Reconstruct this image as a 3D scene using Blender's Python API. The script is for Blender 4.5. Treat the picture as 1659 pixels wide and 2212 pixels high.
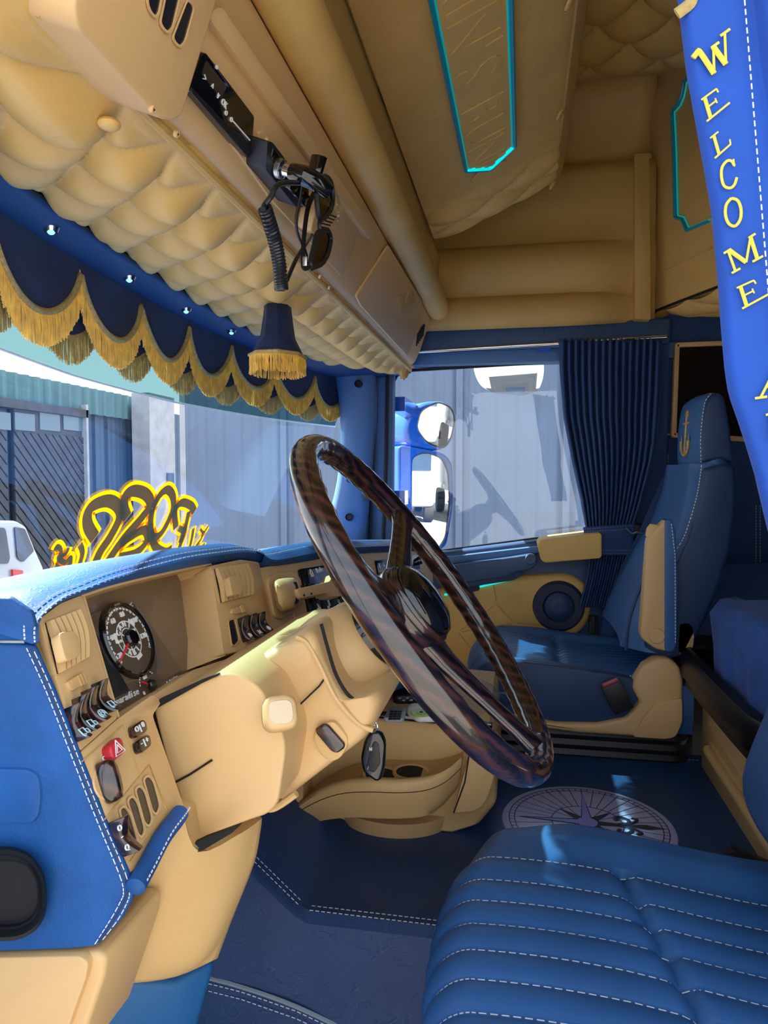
import bpy, bmesh, math, random
from mathutils import Vector, Matrix
random.seed(7)
V = Vector
# ------------------------------------------------------------------ scene, camera, world, sun
for o in list(bpy.data.objects): bpy.data.objects.remove(o)
SC = bpy.context.scene
COL = SC.collection
FPX = 1534.0; CX, CY = 829.5, 1106.0            # focal length and centre in pixels of a 1659 x 2212 picture
CAM = V((-0.30, 0.0, 0.70))                     # x across the cab, y towards the windscreen, z up from the tunnel floor
YAW = math.atan2(290.5, FPX); PITCH = -math.atan2(81, math.hypot(FPX, 290.5))
FW = V((math.cos(YAW)*math.cos(PITCH), math.sin(YAW)*math.cos(PITCH), math.sin(PITCH)))
RT = V((math.sin(YAW), -math.cos(YAW), 0)); UP = RT.cross(FW)
cd = bpy.data.cameras.new('camera'); cam = bpy.data.objects.new('camera', cd); COL.objects.link(cam)
cd.sensor_fit = 'VERTICAL'; cd.sensor_height = 36; cd.lens = FPX/2212*36; cd.clip_start = 0.02
cam.matrix_world = Matrix(((RT.x, UP.x, -FW.x, CAM.x), (RT.y, UP.y, -FW.y, CAM.y), (RT.z, UP.z, -FW.z, CAM.z), (0, 0, 0, 1)))
SC.camera = cam
SC.view_settings.view_transform = 'Standard'; SC.view_settings.look = 'None'
SC.view_settings.gamma = 1.0; SC.view_settings.use_curve_mapping = False
SC.view_settings.exposure = 0.66
W = bpy.data.worlds.new('world'); SC.world = W; W.use_nodes = True
wn, wl = W.node_tree.nodes, W.node_tree.links
bg = wn['Background']; bg.inputs['Strength'].default_value = 1.5
tc = wn.new('ShaderNodeTexCoord'); sx = wn.new('ShaderNodeSeparateXYZ'); rp = wn.new('ShaderNodeValToRGB')
wl.new(tc.outputs['Generated'], sx.inputs[0]); wl.new(sx.outputs['Z'], rp.inputs[0]); wl.new(rp.outputs[0], bg.inputs['Color'])
rp.color_ramp.elements[0].position = 0.0; rp.color_ramp.elements[0].color = (1.0, 1.0, 1.0, 1)
rp.color_ramp.elements[1].position = 0.8; rp.color_ramp.elements[1].color = (0.66, 0.80, 1.0, 1)
sl = bpy.data.lights.new('sun', 'SUN'); sun = bpy.data.objects.new('sun', sl); COL.objects.link(sun)
sl.energy = 20.0; sl.angle = math.radians(0.55); sl.color = (1.0, 0.95, 0.87)
SUN_DIR = V((0.36, 1.0, 0.965)).normalized()    # towards the sun: ahead of the truck, a little to the passenger side
sun.rotation_euler = (-SUN_DIR).to_track_quat('-Z', 'Y').to_euler(); sun.location = (6, 6, 8)

# ------------------------------------------------------------------ measuring helper: a picture point on a real plane of the cab
def P(u, v, x=None, y=None, z=None, pl=None):
    r = FW + RT*((u-CX)/FPX) + UP*((CY-v)/FPX)
    if x is not None: t = (x-CAM.x)/r.x
    elif y is not None: t = (y-CAM.y)/r.y
    elif z is not None: t = (z-CAM.z)/r.z
    else: t = (V(pl[0])-CAM).dot(V(pl[1]))/r.dot(V(pl[1]))
    return CAM + r*t
def PP(pts, **k): return [P(u, v, **k) for u, v in pts]

# ------------------------------------------------------------------ materials
MAT = {}
def mat(name, col, rough=0.5, metal=0.0, spec=0.5, bump=None, var=0.0, vscale=6, coat=0.0, sheen=0.0, emit=None, es=0.0, stretch=None, alpha=None):
    m = bpy.data.materials.new(name); m.use_nodes = True; MAT[name] = m
    n, l = m.node_tree.nodes, m.node_tree.links; b = n['Principled BSDF']
    b.inputs['Base Color'].default_value = (*col, 1); b.inputs['Roughness'].default_value = rough
    b.inputs['Metallic'].default_value = metal; b.inputs['Specular IOR Level'].default_value = spec
    b.inputs['Coat Weight'].default_value = coat; b.inputs['Coat Roughness'].default_value = 0.04
    b.inputs['Sheen Weight'].default_value = sheen
    if emit: b.inputs['Emission Color'].default_value = (*emit, 1); b.inputs['Emission Strength'].default_value = es
    t = None
    if bump or var:
        t = n.new('ShaderNodeTexCoord')
        mp = n.new('ShaderNodeMapping'); l.new(t.outputs['Object'], mp.inputs[0])
        if stretch: mp.inputs['Scale'].default_value = stretch
    if var:
        nz = n.new('ShaderNodeTexNoise'); nz.inputs['Scale'].default_value = vscale; nz.inputs['Detail'].default_value = 5
        l.new(mp.outputs[0], nz.inputs['Vector'])
        r = n.new('ShaderNodeValToRGB'); l.new(nz.outputs['Fac'], r.inputs[0])
        r.color_ramp.elements[0].position = 0.3; r.color_ramp.elements[1].position = 0.7
        r.color_ramp.elements[0].color = (*[max(0, c*(1-var)) for c in col], 1)
        r.color_ramp.elements[1].color = (*[min(1, c*(1+var)) for c in col], 1)
        l.new(r.outputs[0], b.inputs['Base Color'])
    if bump:
        acc = None
        for kind, sc_, st, dist in bump:
            if kind == 'noise':
                x = n.new('ShaderNodeTexNoise'); x.inputs['Scale'].default_value = sc_; x.inputs['Detail'].default_value = 6; out = x.outputs['Fac']
            elif kind == 'crack':
                x = n.new('ShaderNodeTexVoronoi'); x.feature = 'DISTANCE_TO_EDGE'; x.inputs['Scale'].default_value = sc_
                nn = n.new('ShaderNodeTexNoise'); nn.inputs['Scale'].default_value = sc_*0.7; nn.inputs['Detail'].default_value = 4
                vm = n.new('ShaderNodeVectorMath'); vm.operation = 'MULTIPLY_ADD'; l.new(nn.outputs['Color'], vm.inputs[0])
                vm.inputs[1].default_value = (2.2/sc_,)*3; l.new(mp.outputs[0], vm.inputs[2]); l.new(vm.outputs[0], x.inputs['Vector'])
                mr = n.new('ShaderNodeMapRange'); mr.inputs['From Max'].default_value = 0.05; mr.inputs['To Min'].default_value = 1.0; mr.inputs['To Max'].default_value = 0.0; l.new(x.outputs['Distance'], mr.inputs['Value']); out = mr.outputs[0]
            elif kind == 'wave':
                x = n.new('ShaderNodeTexWave'); x.inputs['Scale'].default_value = sc_; x.inputs['Distortion'].default_value = 0.5; out = x.outputs['Fac']
            if kind != 'crack': l.new(mp.outputs[0], x.inputs['Vector'])
            bp = n.new('ShaderNodeBump'); bp.inputs['Strength'].default_value = st; bp.inputs['Distance'].default_value = dist
            l.new(out, bp.inputs['Height'])
            if acc: l.new(acc, bp.inputs['Normal'])
            acc = bp.outputs[0]
        l.new(acc, b.inputs['Normal'])
    return m
mat('beige_leather', (0.66, 0.410, 0.120), 0.55, bump=[('crack', 34, 0.22, 0.0012), ('noise', 260, 0.25, 0.001)], var=0.07, vscale=9)
mat('beige_plastic', (0.63, 0.400, 0.175), 0.48, bump=[('noise', 520, 0.12, 0.0006)])
mat('beige_grain', (0.60, 0.385, 0.155), 0.55, bump=[('noise', 330, 0.5, 0.0009)])
mat('beige_side', (0.56, 0.350, 0.100), 0.6, bump=[('crack', 26, 0.15, 0.001), ('noise', 240, 0.25, 0.001)], var=0.06)
mat('blue_leather', (0.011, 0.078, 0.265), 0.5, spec=0.3, bump=[('crack', 24, 0.2, 0.0012), ('noise', 300, 0.3, 0.0008)], var=0.22, vscale=14)
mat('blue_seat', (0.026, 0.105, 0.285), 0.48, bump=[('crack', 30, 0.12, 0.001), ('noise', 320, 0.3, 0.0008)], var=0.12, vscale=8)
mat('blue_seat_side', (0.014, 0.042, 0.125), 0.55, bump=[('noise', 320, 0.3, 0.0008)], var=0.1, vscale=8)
mat('blue_plastic', (0.024, 0.070, 0.170), 0.5, bump=[('noise', 500, 0.15, 0.0006)])
mat('pillar_blue', (0.060, 0.150, 0.320), 0.55, bump=[('noise', 400, 0.2, 0.0006)])
mat('strip_blue', (0.008, 0.045, 0.135), 0.5)
mat('kick_blue', (0.010, 0.095, 0.260), 0.5, bump=[('noise', 400, 0.2, 0.0006)])
mat('navy_velvet', (0.006, 0.018, 0.075), 0.85, sheen=0.06, bump=[('noise', 200, 0.2, 0.001)], var=0.35, vscale=12)
mat('navy_cloth', (0.020, 0.055, 0.175), 0.8, bump=[('noise', 500, 0.3, 0.0006)], var=0.1)
mat('bed_velvet', (0.004, 0.066, 0.310), 0.85, sheen=0.08, bump=[('noise', 160, 0.2, 0.001)], var=0.3, vscale=10)
mat('welcome_velvet', (0.003, 0.062, 0.370), 0.8, sheen=0.1, bump=[('noise', 240, 0.3, 0.001)], var=0.12, vscale=14)
mat('mat_blue', (0.014, 0.052, 0.160), 0.5, bump=[('crack', 18, 0.18, 0.001), ('noise', 280, 0.3, 0.0008)], var=0.15)
mat('gold_fringe', (0.85, 0.47, 0.06), 0.5, sheen=0.3, var=0.25, vscale=60)
mat('gold_braid', (0.42, 0.30, 0.10), 0.6, bump=[('noise', 500, 0.6, 0.001)], var=0.25, vscale=150)
mat('gold_thread', (0.85, 0.55, 0.04), 0.45, bump=[('wave', 300, 0.4, 0.0005)])
mat('thread', (0.70, 0.72, 0.76), 0.6)
mat('black_gloss', (0.004, 0.004, 0.005), 0.08, coat=0.5)
mat('rail_black', (0.004, 0.004, 0.006), 0.32, spec=0.25)
mat('black_matte', (0.008, 0.008, 0.010), 0.5)
mat('black_rubber', (0.006, 0.008, 0.011), 0.55, spec=0.3)
mat('dark_gap', (0.004, 0.004, 0.005), 0.8)
mat('smoke_glass', (0.030, 0.022, 0.018), 0.08, coat=0.4)
mat('cluster_tan', (0.24, 0.165, 0.100), 0.35, coat=0.5)
mat('cluster_brown', (0.100, 0.068, 0.042), 0.35, coat=0.6)
mat('screen_grey', (0.015, 0.016, 0.020), 0.15, coat=0.5)
mat('cap_beige', (0.66, 0.50, 0.32), 0.4)
mat('chrome', (0.75, 0.76, 0.78), 0.12, metal=1.0)
mat('steel', (0.45, 0.46, 0.48), 0.35, metal=1.0)
mat('red_plastic', (0.55, 0.02, 0.035), 0.35)
mat('red_dark', (0.36, 0.03, 0.05), 0.4)
mat('needle_red', (0.75, 0.02, 0.03), 0.4)
mat('print_white', (0.80, 0.80, 0.78), 0.5)
mat('print_teal', (0.35, 0.55, 0.60), 0.4)
mat('white_plastic', (0.72, 0.73, 0.76), 0.3)
mat('green_plastic', (0.30, 0.55, 0.05), 0.4)
mat('silver_plastic', (0.30, 0.36, 0.42), 0.35)
mat('teal_led', (0.0, 0.5, 0.55), 0.4, emit=(0.0, 0.80, 0.80), es=0.55)
mat('teal_dim', (0.0, 0.30, 0.33), 0.4, emit=(0.0, 0.75, 0.75), es=0.14)
mat('green_led', (0.2, 0.8, 0.6), 0.3, emit=(0.1, 1.0, 0.75), es=3.0)
mat('teal_edge', (0.0, 0.30, 0.42), 0.4)
mat('compass_white', (0.42, 0.44, 0.74), 0.3)
mat('compass_ink', (0.010, 0.014, 0.035), 0.4)
mat('compass_lilac', (0.26, 0.26, 0.72), 0.35)
mat('speaker_blue', (0.012, 0.020, 0.055), 0.6)
mat('cable', (0.012, 0.013, 0.017), 0.3)
mat('yellow_stub', (0.70, 0.60, 0.05), 0.5)
def woodmat():
    m = bpy.data.materials.new('burl_wood'); m.use_nodes = True; MAT['burl_wood'] = m
    n, l = m.node_tree.nodes, m.node_tree.links; b = n['Principled BSDF']
    t = n.new('ShaderNodeTexCoord'); mp = n.new('ShaderNodeMapping'); l.new(t.outputs['Object'], mp.inputs[0])
    mp.inputs['Scale'].default_value = (6, 16, 16); mp.inputs['Rotation'].default_value = (0.6, 0.3, 0.5)
    w = n.new('ShaderNodeTexWave'); w.inputs['Scale'].default_value = 2.2; w.inputs['Distortion'].default_value = 4; w.inputs['Detail'].default_value = 4
    w.inputs['Detail Scale'].default_value = 1.2; l.new(mp.outputs[0], w.inputs['Vector'])
    r = n.new('ShaderNodeValToRGB'); l.new(w.outputs['Fac'], r.inputs[0])
    e = r.color_ramp.elements; e[0].position = 0.15; e[0].color = (0.006, 0.003, 0.003, 1); e[1].position = 1.0; e[1].color = (0.055, 0.018, 0.013, 1)
    q = e.new(0.55); q.color = (0.018, 0.007, 0.007, 1)
    l.new(r.outputs[0], b.inputs['Base Color']); b.inputs['Roughness'].default_value = 0.22
    b.inputs['Coat Weight'].default_value = 1.0; b.inputs['Coat Roughness'].default_value = 0.03
woodmat()
def glassmat(name, tint, refl=0.045, dusty=0.0):
    m = bpy.data.materials.new(name); m.use_nodes = True; MAT[name] = m
    n, l = m.node_tree.nodes, m.node_tree.links; n.remove(n['Principled BSDF']); o = n['Material Output']
    tr = n.new('ShaderNodeBsdfTransparent'); tr.inputs[0].default_value = (*tint, 1)
    g = n.new('ShaderNodeBsdfGlossy'); g.inputs['Roughness'].default_value = 0.01
    fr = n.new('ShaderNodeLayerWeight'); fr.inputs[0].default_value = 0.5; pw = n.new('ShaderNodeMath'); pw.operation = 'POWER'; pw.inputs[1].default_value = 5
    l.new(fr.outputs['Facing'], pw.inputs[0]); ad = n.new('ShaderNodeMath'); ad.operation = 'MULTIPLY_ADD'; ad.inputs[1].default_value = 0.8; ad.inputs[2].default_value = refl; l.new(pw.outputs[0], ad.inputs[0])
    mx = n.new('ShaderNodeMixShader'); l.new(ad.outputs[0], mx.inputs[0]); l.new(tr.outputs[0], mx.inputs[1]); l.new(g.outputs[0], mx.inputs[2])
    if dusty:
        d = n.new('ShaderNodeBsdfDiffuse'); d.inputs[0].default_value = (0.8, 0.85, 0.9, 1); m2 = n.new('ShaderNodeMixShader'); m2.inputs[0].default_value = dusty
        l.new(mx.outputs[0], m2.inputs[1]); l.new(d.outputs[0], m2.inputs[2]); l.new(m2.outputs[0], o.inputs[0])
    else: l.new(mx.outputs[0], o.inputs[0])
glassmat('glass', (0.93, 0.97, 1.0)); glassmat('tint_glass', (0.15, 0.29, 0.30)); glassmat('lens_glass', (0.10, 0.09, 0.10))
def translmat(name, col, k=0.6):
    m = bpy.data.materials.new(name); m.use_nodes = True; MAT[name] = m
    n, l = m.node_tree.nodes, m.node_tree.links; n.remove(n['Principled BSDF']); o = n['Material Output']
    a = n.new('ShaderNodeBsdfDiffuse'); b = n.new('ShaderNodeBsdfTranslucent'); a.inputs[0].default_value = b.inputs[0].default_value = (*col, 1)
    mx = n.new('ShaderNodeMixShader'); mx.inputs[0].default_value = k; l.new(a.outputs[0], mx.inputs[1]); l.new(b.outputs[0], mx.inputs[2]); l.new(mx.outputs[0], o.inputs[0])
translmat('decal_yellow', (0.95, 0.58, 0.01), 0.5); translmat('decal_olive', (0.36, 0.36, 0.16), 0.5)
glassmat('clear_film', (0.85, 0.90, 0.95)); glassmat('decal_film', (0.62, 0.50, 0.12), dusty=0.0)
M = MAT

# ------------------------------------------------------------------ mesh helpers
class G:
    def __init__(s): s.v = []; s.f = []
    def add(s, vs, fs):
        o = len(s.v); s.v += [V(p) for p in vs]; s.f += [[i+o for i in f] for f in fs]; return s
    def prism(s, pts, vec):
        vec = V(vec); n = len(pts); a = [V(p) for p in pts]; b = [p+vec for p in a]
        return s.add(a+b, [list(range(n))[::-1], list(range(n, 2*n))] + [[i, (i+1) % n, n+(i+1) % n, n+i] for i in range(n)])
    def box(s, c, sz, rot=None):
        c = V(c); vs = []
        for dz in (-.5, .5):
            for dx, dy in ((-.5, -.5), (.5, -.5), (.5, .5), (-.5, .5)):
                p = V((dx*sz[0], dy*sz[1], dz*sz[2])); vs.append(c + (rot @ p if rot else p))
        return s.add(vs, [[3, 2, 1, 0], [4, 5, 6, 7], [0, 1, 5, 4], [1, 2, 6, 5], [2, 3, 7, 6], [3, 0, 4, 7]])
    def obox(s, c, ax, ay, az):       # oriented box by three full edge vectors
        c = V(c); ax, ay, az = V(ax), V(ay), V(az)
        vs = [c+ax*i+ay*j+az*k for k in (-.5, .5) for i, j in ((-.5, -.5), (.5, -.5), (.5, .5), (-.5, .5))]
        return s.add(vs, [[3, 2, 1, 0], [4, 5, 6, 7], [0, 1, 5, 4], [1, 2, 6, 5], [2, 3, 7, 6], [3, 0, 4, 7]])
    def loft(s, rings, closed=True, cap=True, loop=False):
        n = len(rings[0]); vs = [p for r in rings for p in r]; fs = []; m = len(rings)
        for i in range(m if loop else m-1):
            for j in range(n if closed else n-1):
                a, b = i*n+j, i*n+(j+1) % n; c, d = ((i+1) % m)*n+(j+1) % n, ((i+1) % m)*n+j; fs.append([a, b, c, d])
        if cap and not loop and closed: fs += [list(range(n))[::-1], [(m-1)*n+j for j in range(n)]]
        return s.add(vs, fs)
    def tube(s, path, r, n=8, loop=False, cap=True, flat=1.0, up=None):
        path = [V(p) for p in path]; m = len(path); rings = []; ref = None
        for i, p in enumerate(path):
            a = path[(i-1) % m] if loop else path[max(i-1, 0)]; b = path[(i+1) % m] if loop else path[min(i+1, m-1)]
            t = (b-a).normalized()
            if up is not None: ref = V(up)
            elif ref is None: ref = V((0, 0, 1)) if abs(t.z) < 0.9 else V((1, 0, 0))
            e1 = (ref - t*ref.dot(t)).normalized(); e2 = t.cross(e1); ref = e1
            rr = r[i] if isinstance(r, (list, tuple)) else r
            rings.append([p + e1*(rr*flat*math.cos(2*math.pi*k/n)) + e2*(rr*math.sin(2*math.pi*k/n)) for k in range(n)])
        return s.loft(rings, True, cap, loop)
    def lathe(s, prof, o, ax, n=32, sx=1.0, sy=1.0, up=None):
        o = V(o); ax = V(ax).normalized(); ref = V(up) if up else (V((0, 0, 1)) if abs(ax.z) < 0.9 else V((1, 0, 0)))
        e1 = (ref-ax*ref.dot(ax)).normalized(); e2 = ax.cross(e1)
        rings = [[o + ax*h + e1*(r*sx*math.cos(2*math.pi*k/n)) + e2*(r*sy*math.sin(2*math.pi*k/n)) for k in range(n)] for r, h in prof]
        return s.loft(rings, True, True)
    def grid(s, fn, nu, nv):
        vs = [fn(i/nu, j/nv) for i in range(nu+1) for j in range(nv+1)]
        return s.add(vs, [[i*(nv+1)+j, (i+1)*(nv+1)+j, (i+1)*(nv+1)+j+1, i*(nv+1)+j+1] for i in range(nu) for j in range(nv)])
    def ball(s, c, r, n=10, sc=(1, 1, 1)):
        prof = [(max(1e-5, math.sin(math.pi*i/n))*r, -math.cos(math.pi*i/n)*r*sc[2]) for i in range(n+1)]
        return s.lathe(prof, c, (0, 0, 1), max(8, n+4), sc[0], sc[1])
    def stitch(s, path, nrm, L=0.0060, gap=0.0035, w=0.0006, lift=0.0008):
        path = [V(p) for p in path]
        for a, b in zip(path[:-1], path[1:]):
            d = b-a; ln = d.length
            if ln < 1e-6: continue
            d /= ln; k = max(1, round(ln/(L+gap))); st = ln/k; nn = V(nrm(a) if callable(nrm) else nrm).normalized(); sd = d.cross(nn).normalized()
            for i in range(k):
                c = a + d*(st*(i+.5)) + nn*lift
                s.obox(c, d*(st*L/(L+gap)), sd*w*2, nn*w*1.4)
        return s
    def ob(s, name, m, parent=None, bevel=0.0, seg=2, smooth=True, angle=38, solid=0.0, kind=None, label=None, bang=25):
        me = bpy.data.meshes.new(name); bm = bmesh.new()
        vs = [bm.verts.new(p) for p in s.v]
        for f in s.f:
            try: bm.faces.new([vs[i] for i in f])
            except ValueError: pass
        bmesh.ops.recalc_face_normals(bm, faces=bm.faces)
        if bevel:
            bm.normal_update()
            ed = [e for e in bm.edges if len(e.link_faces) == 2 and e.calc_face_angle(0) > math.radians(bang)]
            bmesh.ops.bevel(bm, geom=ed, offset=bevel, segments=seg, profile=0.5, affect='EDGES', clamp_overlap=True)
        bm.to_mesh(me); bm.free()
        if smooth:
            me.shade_smooth()
            if angle < 180: me.set_sharp_from_angle(angle=math.radians(angle))
        me.materials.append(M[m] if isinstance(m, str) else m)
        o = bpy.data.objects.new(name, me); COL.objects.link(o)
        if solid:
            md = o.modifiers.new('thick', 'SOLIDIFY'); md.thickness = abs(solid); md.offset = -1 if solid > 0 else 1
        if parent:
            o.parent = parent; o.matrix_parent_inverse = parent.matrix_world.inverted()
        if name in ('stitching', 'lettering', 'symbols', 'key_marks', 'start_marks', 'block_marks', 'buttons'): kind = 'stuff'
        if kind: o['kind'] = kind
        if label: o['label'] = label
        return o
def tag(o, label, cat=None, group=None, kind=None):
    o['label'] = label
    if cat: o['category'] = cat
    if group: o['group'] = group
    if kind: o['kind'] = kind
    return o
def thing(name, label, cat, loc=(0, 0, 0), group=None, kind=None):
    o = bpy.data.objects.new(name, None); COL.objects.link(o); o.location = loc; o.empty_display_size = 0.05
    o.matrix_world = Matrix.Translation(V(loc))
    return tag(o, label, cat, group, kind)
def struct(name, g, m, label=None, **k):
    o = g.ob(name, m, **k); o['kind'] = 'structure'
    if label: o['label'] = label
    return o
def rpoly(pts, r, n=4):                # round the corners of a planar 3D polygon
    pts = [V(p) for p in pts]; out = []; m = len(pts)
    for i, p in enumerate(pts):
        a, b = pts[i-1]-p, pts[(i+1) % m]-p; rr = r[i] if isinstance(r, (list, tuple)) else r
        k = min(rr, a.length*0.45, b.length*0.45); a = p+a.normalized()*k; b = p+b.normalized()*k
        for j in range(n+1):
            t = j/n; out.append(a*(1-t)**2 + p*(2*t*(1-t)) + b*t*t)
    return out
def spline(pts, n=6):                  # Catmull-Rom through points
    pts = [V(p) for p in pts]; out = []
    for i in range(len(pts)-1):
        p0, p1, p2, p3 = pts[max(i-1, 0)], pts[i], pts[i+1], pts[min(i+2, len(pts)-1)]
        for j in range(n):
            t = j/n; out.append(0.5*((2*p1)+(p2-p0)*t+(2*p0-5*p1+4*p2-p3)*t*t+(3*p1-p0-3*p2+p3)*t**3))
    return out+[pts[-1]]
def lerpt(tab, x):                     # piecewise-linear table
    if x <= tab[0][0]: return tab[0][1]
    for (a, p), (b, q) in zip(tab[:-1], tab[1:]):
        if x <= b: return p+(q-p)*(x-a)/(b-a)
    return tab[-1][1]
def sstep(a, b, x):
    t = max(0, min(1, (x-a)/(b-a))); return t*t*(3-2*t)
def tuft(a, b, pw=0.5):                # diamond-buttoned cushion height, 0 at the creases
    return (abs(math.sin(math.pi*(a+b)))*abs(math.sin(math.pi*(a-b))))**pw
_tc = {}
def text(g, s, o, right, up, size, depth=0.0006, align='CENTER', mirror=False):
    """flat lettering: o is the anchor point, right/up the plane of the writing"""
    if s not in _tc:
        cu = bpy.data.curves.new('t', 'FONT'); cu.body = s; cu.align_x = 'LEFT'; cu.resolution_u = 3; cu.extrude = 0.5
        ob = bpy.data.objects.new('t', cu); COL.objects.link(ob); dg = bpy.context.evaluated_depsgraph_get()
        me = bpy.data.meshes.new_from_object(ob.evaluated_get(dg)); vs = [v.co.copy() for v in me.vertices]; fs = [list(p.vertices) for p in me.polygons]
        bpy.data.objects.remove(ob); bpy.data.curves.remove(cu); bpy.data.meshes.remove(me); _tc[s] = (vs, fs)
    vs, fs = _tc[s]; right, up = V(right).normalized(), V(up).normalized(); n = right.cross(up)
    if not vs: return g
    x0, x1 = min(v.x for v in vs), max(v.x for v in vs); sh = -(x0+x1)/2 if align == 'CENTER' else -x0
    return g.add([V(o)+right*((v.x+sh)*size*(-1 if mirror else 1))+up*(v.y*size)+n*(v.z*depth*2) for v in vs], fs)
def plane_axes(n, up=(0, 0, 1)):
    n = V(n).normalized(); u = V(up)-n*V(up).dot(n); u.normalize(); return u.cross(n).normalized(), u, n   # right, up, normal
XW = 2.15                              # inner face of the passenger side
DFP = (V((.24, .405, .556)), V((0, -.917, .398)).normalized())          # driver-side dash face
def DFo(o): return (DFP[0]+DFP[1]*o, DFP[1])
UFP = (V((0, .351, 1.058)), V((0, -.927, -.376)).normalized())          # overhead shelf face
def UFo(o): return (UFP[0]+UFP[1]*o, UFP[1])
def yscreen(x, z): return .70-.10*((x-1.2)/.95)**2+(1.05-z)*.38          # windscreen surface
# ================================================================== THE SETTING
# ---- floor: tunnel mat, toe board, driver footwell
g = G(); YT = .335
ZF = -.22
def floor_sec(y):                       # section across x at a given y
    zt = 0.0 if y < YT else (y-YT)*0.85
    zf = ZF if y < .50 else ZF+(y-.50)*1.0
    return [V((.20, y, zf)), V((.60, y, zf)), V((.70, y, zf+.01)), V((.735, y, (zf+zt)/2)), V((.752, y, zt-.012)), V((.766, y, zt)), V((1.0, y, zt)), V((1.30, y, zt)), V((1.56, y, zt))]
g.loft([floor_sec(y) for y in (-.46, -.2, 0, .1, .2, .30, YT-.012, YT+.012, .40, .50, .60, .70)], closed=False, cap=False)
floor = struct('floor', g, 'mat_blue', 'dark blue leatherette floor covering with stitched seams')
g = G()
nz = V((0, 0, 1))
for off in (.004, .016):
    g.stitch([V((.762+off, y, .0005)) for y in (-.1, .1, .2, YT)], nz)
    g.stitch([V((.762+off, YT, .001)), V((.762+off, .44, .091)), V((.762+off, .52, .16))], (0, -.6, .8))
for (a, b) in (((430, 2108), (760, 2222)), ((440, 2128), (740, 2232))):
    pass
g.stitch([P(u, 1622+(u-1190)*.043+7, z=.0006) for u in (1190, 1350, 1510)], nz)
g.ob('stitching', 'thread', floor)
# seam piping low in the footwell
g = G(); sp = spline([P(u, v, x=.735) for u, v in ((425, 2094), (520, 2118), (640, 2160), (780, 2226))], 6)
g.tube([p+V((-.012, 0, 0)) for p in sp], .0035, 6); g.ob('piping', 'silver_plastic', floor)
g = G()
for dv in (24, 40): g.stitch([P(u, v+dv, x=.718) for u, v in ((425, 2094), (520, 2118), (640, 2160), (780, 2226))], (-1, 0, .4))
g.ob('stitching', 'thread', floor)
# dark well and seat riser under the passenger seat
struct('trim_1', G().box((1.86, -.05, -.10), (.60, 1.1, .04)), 'black_matte', 'black floor well under the passenger seat')
# ---- passenger side: padded upper wall, profile run along y
prof = [(2.10, 1.198), (2.085, 1.215), (2.085, 1.245), (2.105, 1.262), (2.125, 1.285), (2.105, 1.32), (2.09, 1.37), (2.10, 1.415), (2.135, 1.432), (2.15, 1.45), (2.150, 1.55), (2.155, 1.66), (2.165, 1.69), (2.22, 1.705), (2.235, 1.75), (2.22, 1.85), (2.19, 1.93), (2.15, 1.985)]
g = G(); ys = [.50, .40, .30, .20, .10, .0, -.1, -.2, -.28, -.33, -.37, -.42]
def upw(y):
    out = []
    k = sstep(-.24, -.35, y)
    for x, z in prof:
        if z < 1.44: x = x+(2.15-x)*k*.75                    # the padded roll runs out towards the rear
        out.append(V((x+.0, y, z-.0)))
    return out
g.loft([upw(y) for y in ys], closed=False, cap=False)
wr = struct('wall_right', g, 'beige_side', 'tan padded upper side wall with soft ledges above the passenger door', solid=.03, angle=60)
g = G(); g.prism(rpoly([P(1370, 332, x=2.12), P(1403, 330, x=2.12), P(1406, 690, x=2.06), P(1372, 688, x=2.06)], .004), (.05, 0, 0)); g.ob('vertical_strip', 'beige_side', wr, bevel=.004)
# header rail band (navy) with screws
tr = struct('trim_2', G().prism([V((2.105, .52, 1.20)), V((2.105, -.47, 1.20)), V((2.105, -.47, 1.118)), V((2.105, .52, 1.118))], (.12, 0, 0)), 'blue_plastic', 'navy header above the passenger door window', bevel=.01, seg=3)
for (u, v) in ((963, 728), (1182, 715), (775, 830), (755, 1118)):
    g = G(); c = P(u, v, x=2.105 if v < 750 else 2.02)
    g.lathe([(.0005, .002), (.010, .002), (.012, -.001), (.012, .006), (.0005, .006)], c, (1, 0, 0), 18)
    o = g.ob('screw_cap', 'black_rubber', tr)
g = G()   # door frame round the opening: below the header, behind the window
g.prism([V((2.14, .52, 1.13)), V((2.14, -.50, 1.13)), V((2.14, -.50, 1.075)), V((2.14, .52, 1.075))], (.07, 0, 0))
g.ob('frame_band', 'pillar_blue', tr, bevel=.01)
g = G().tube([P(902, 760, x=2.09), P(1080, 749, x=2.09), P(1210, 741, x=2.09), P(1440, 726, x=2.09)], .0055, 10); g.ob('curtain_rail', 'chrome', tr)
# rear side wall of the sleeper
g = G().prism([V((2.16, -.40, 1.30)), V((2.16, -1.30, 1.30)), V((2.16, -1.30, -.25)), V((2.16, -.40, -.25))], (.06, 0, 0))
wsl = struct('wall_sleeper', g, 'navy_cloth', 'dark navy sleeper side wall behind the passenger seat')
g = G()
for u in (1438, 1443): g.stitch([P(u, 975, x=2.158), P(u, 1050, x=2.158)], (-1, 0, 0))
g.stitch([P(1633, 1090, x=2.158), P(1633, 1215, x=2.158)], (-1, 0, 0)); g.stitch([P(1642, 1090, x=2.158), P(1642, 1215, x=2.158)], (-1, 0, 0))
g.ob('stitching', 'thread', wsl)
g = G().tube([P(1422, 938, x=2.155), P(1470, 938, x=2.155)], .003, 6); g.ob('seam_bead', 'beige_side', wsl)
g = G().prism([P(1395, 1225, x=2.15), P(1700, 1215, x=2.15), P(1700, 1228, x=2.15), P(1395, 1237, x=2.15)], (.02, 0, 0)); g.ob('ledge', 'navy_cloth', wsl)
struct('wall_back', G().box((1.2, -1.32, .9), (2.1, .05, 2.4)), 'navy_cloth', 'navy rear wall of the sleeper')
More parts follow.
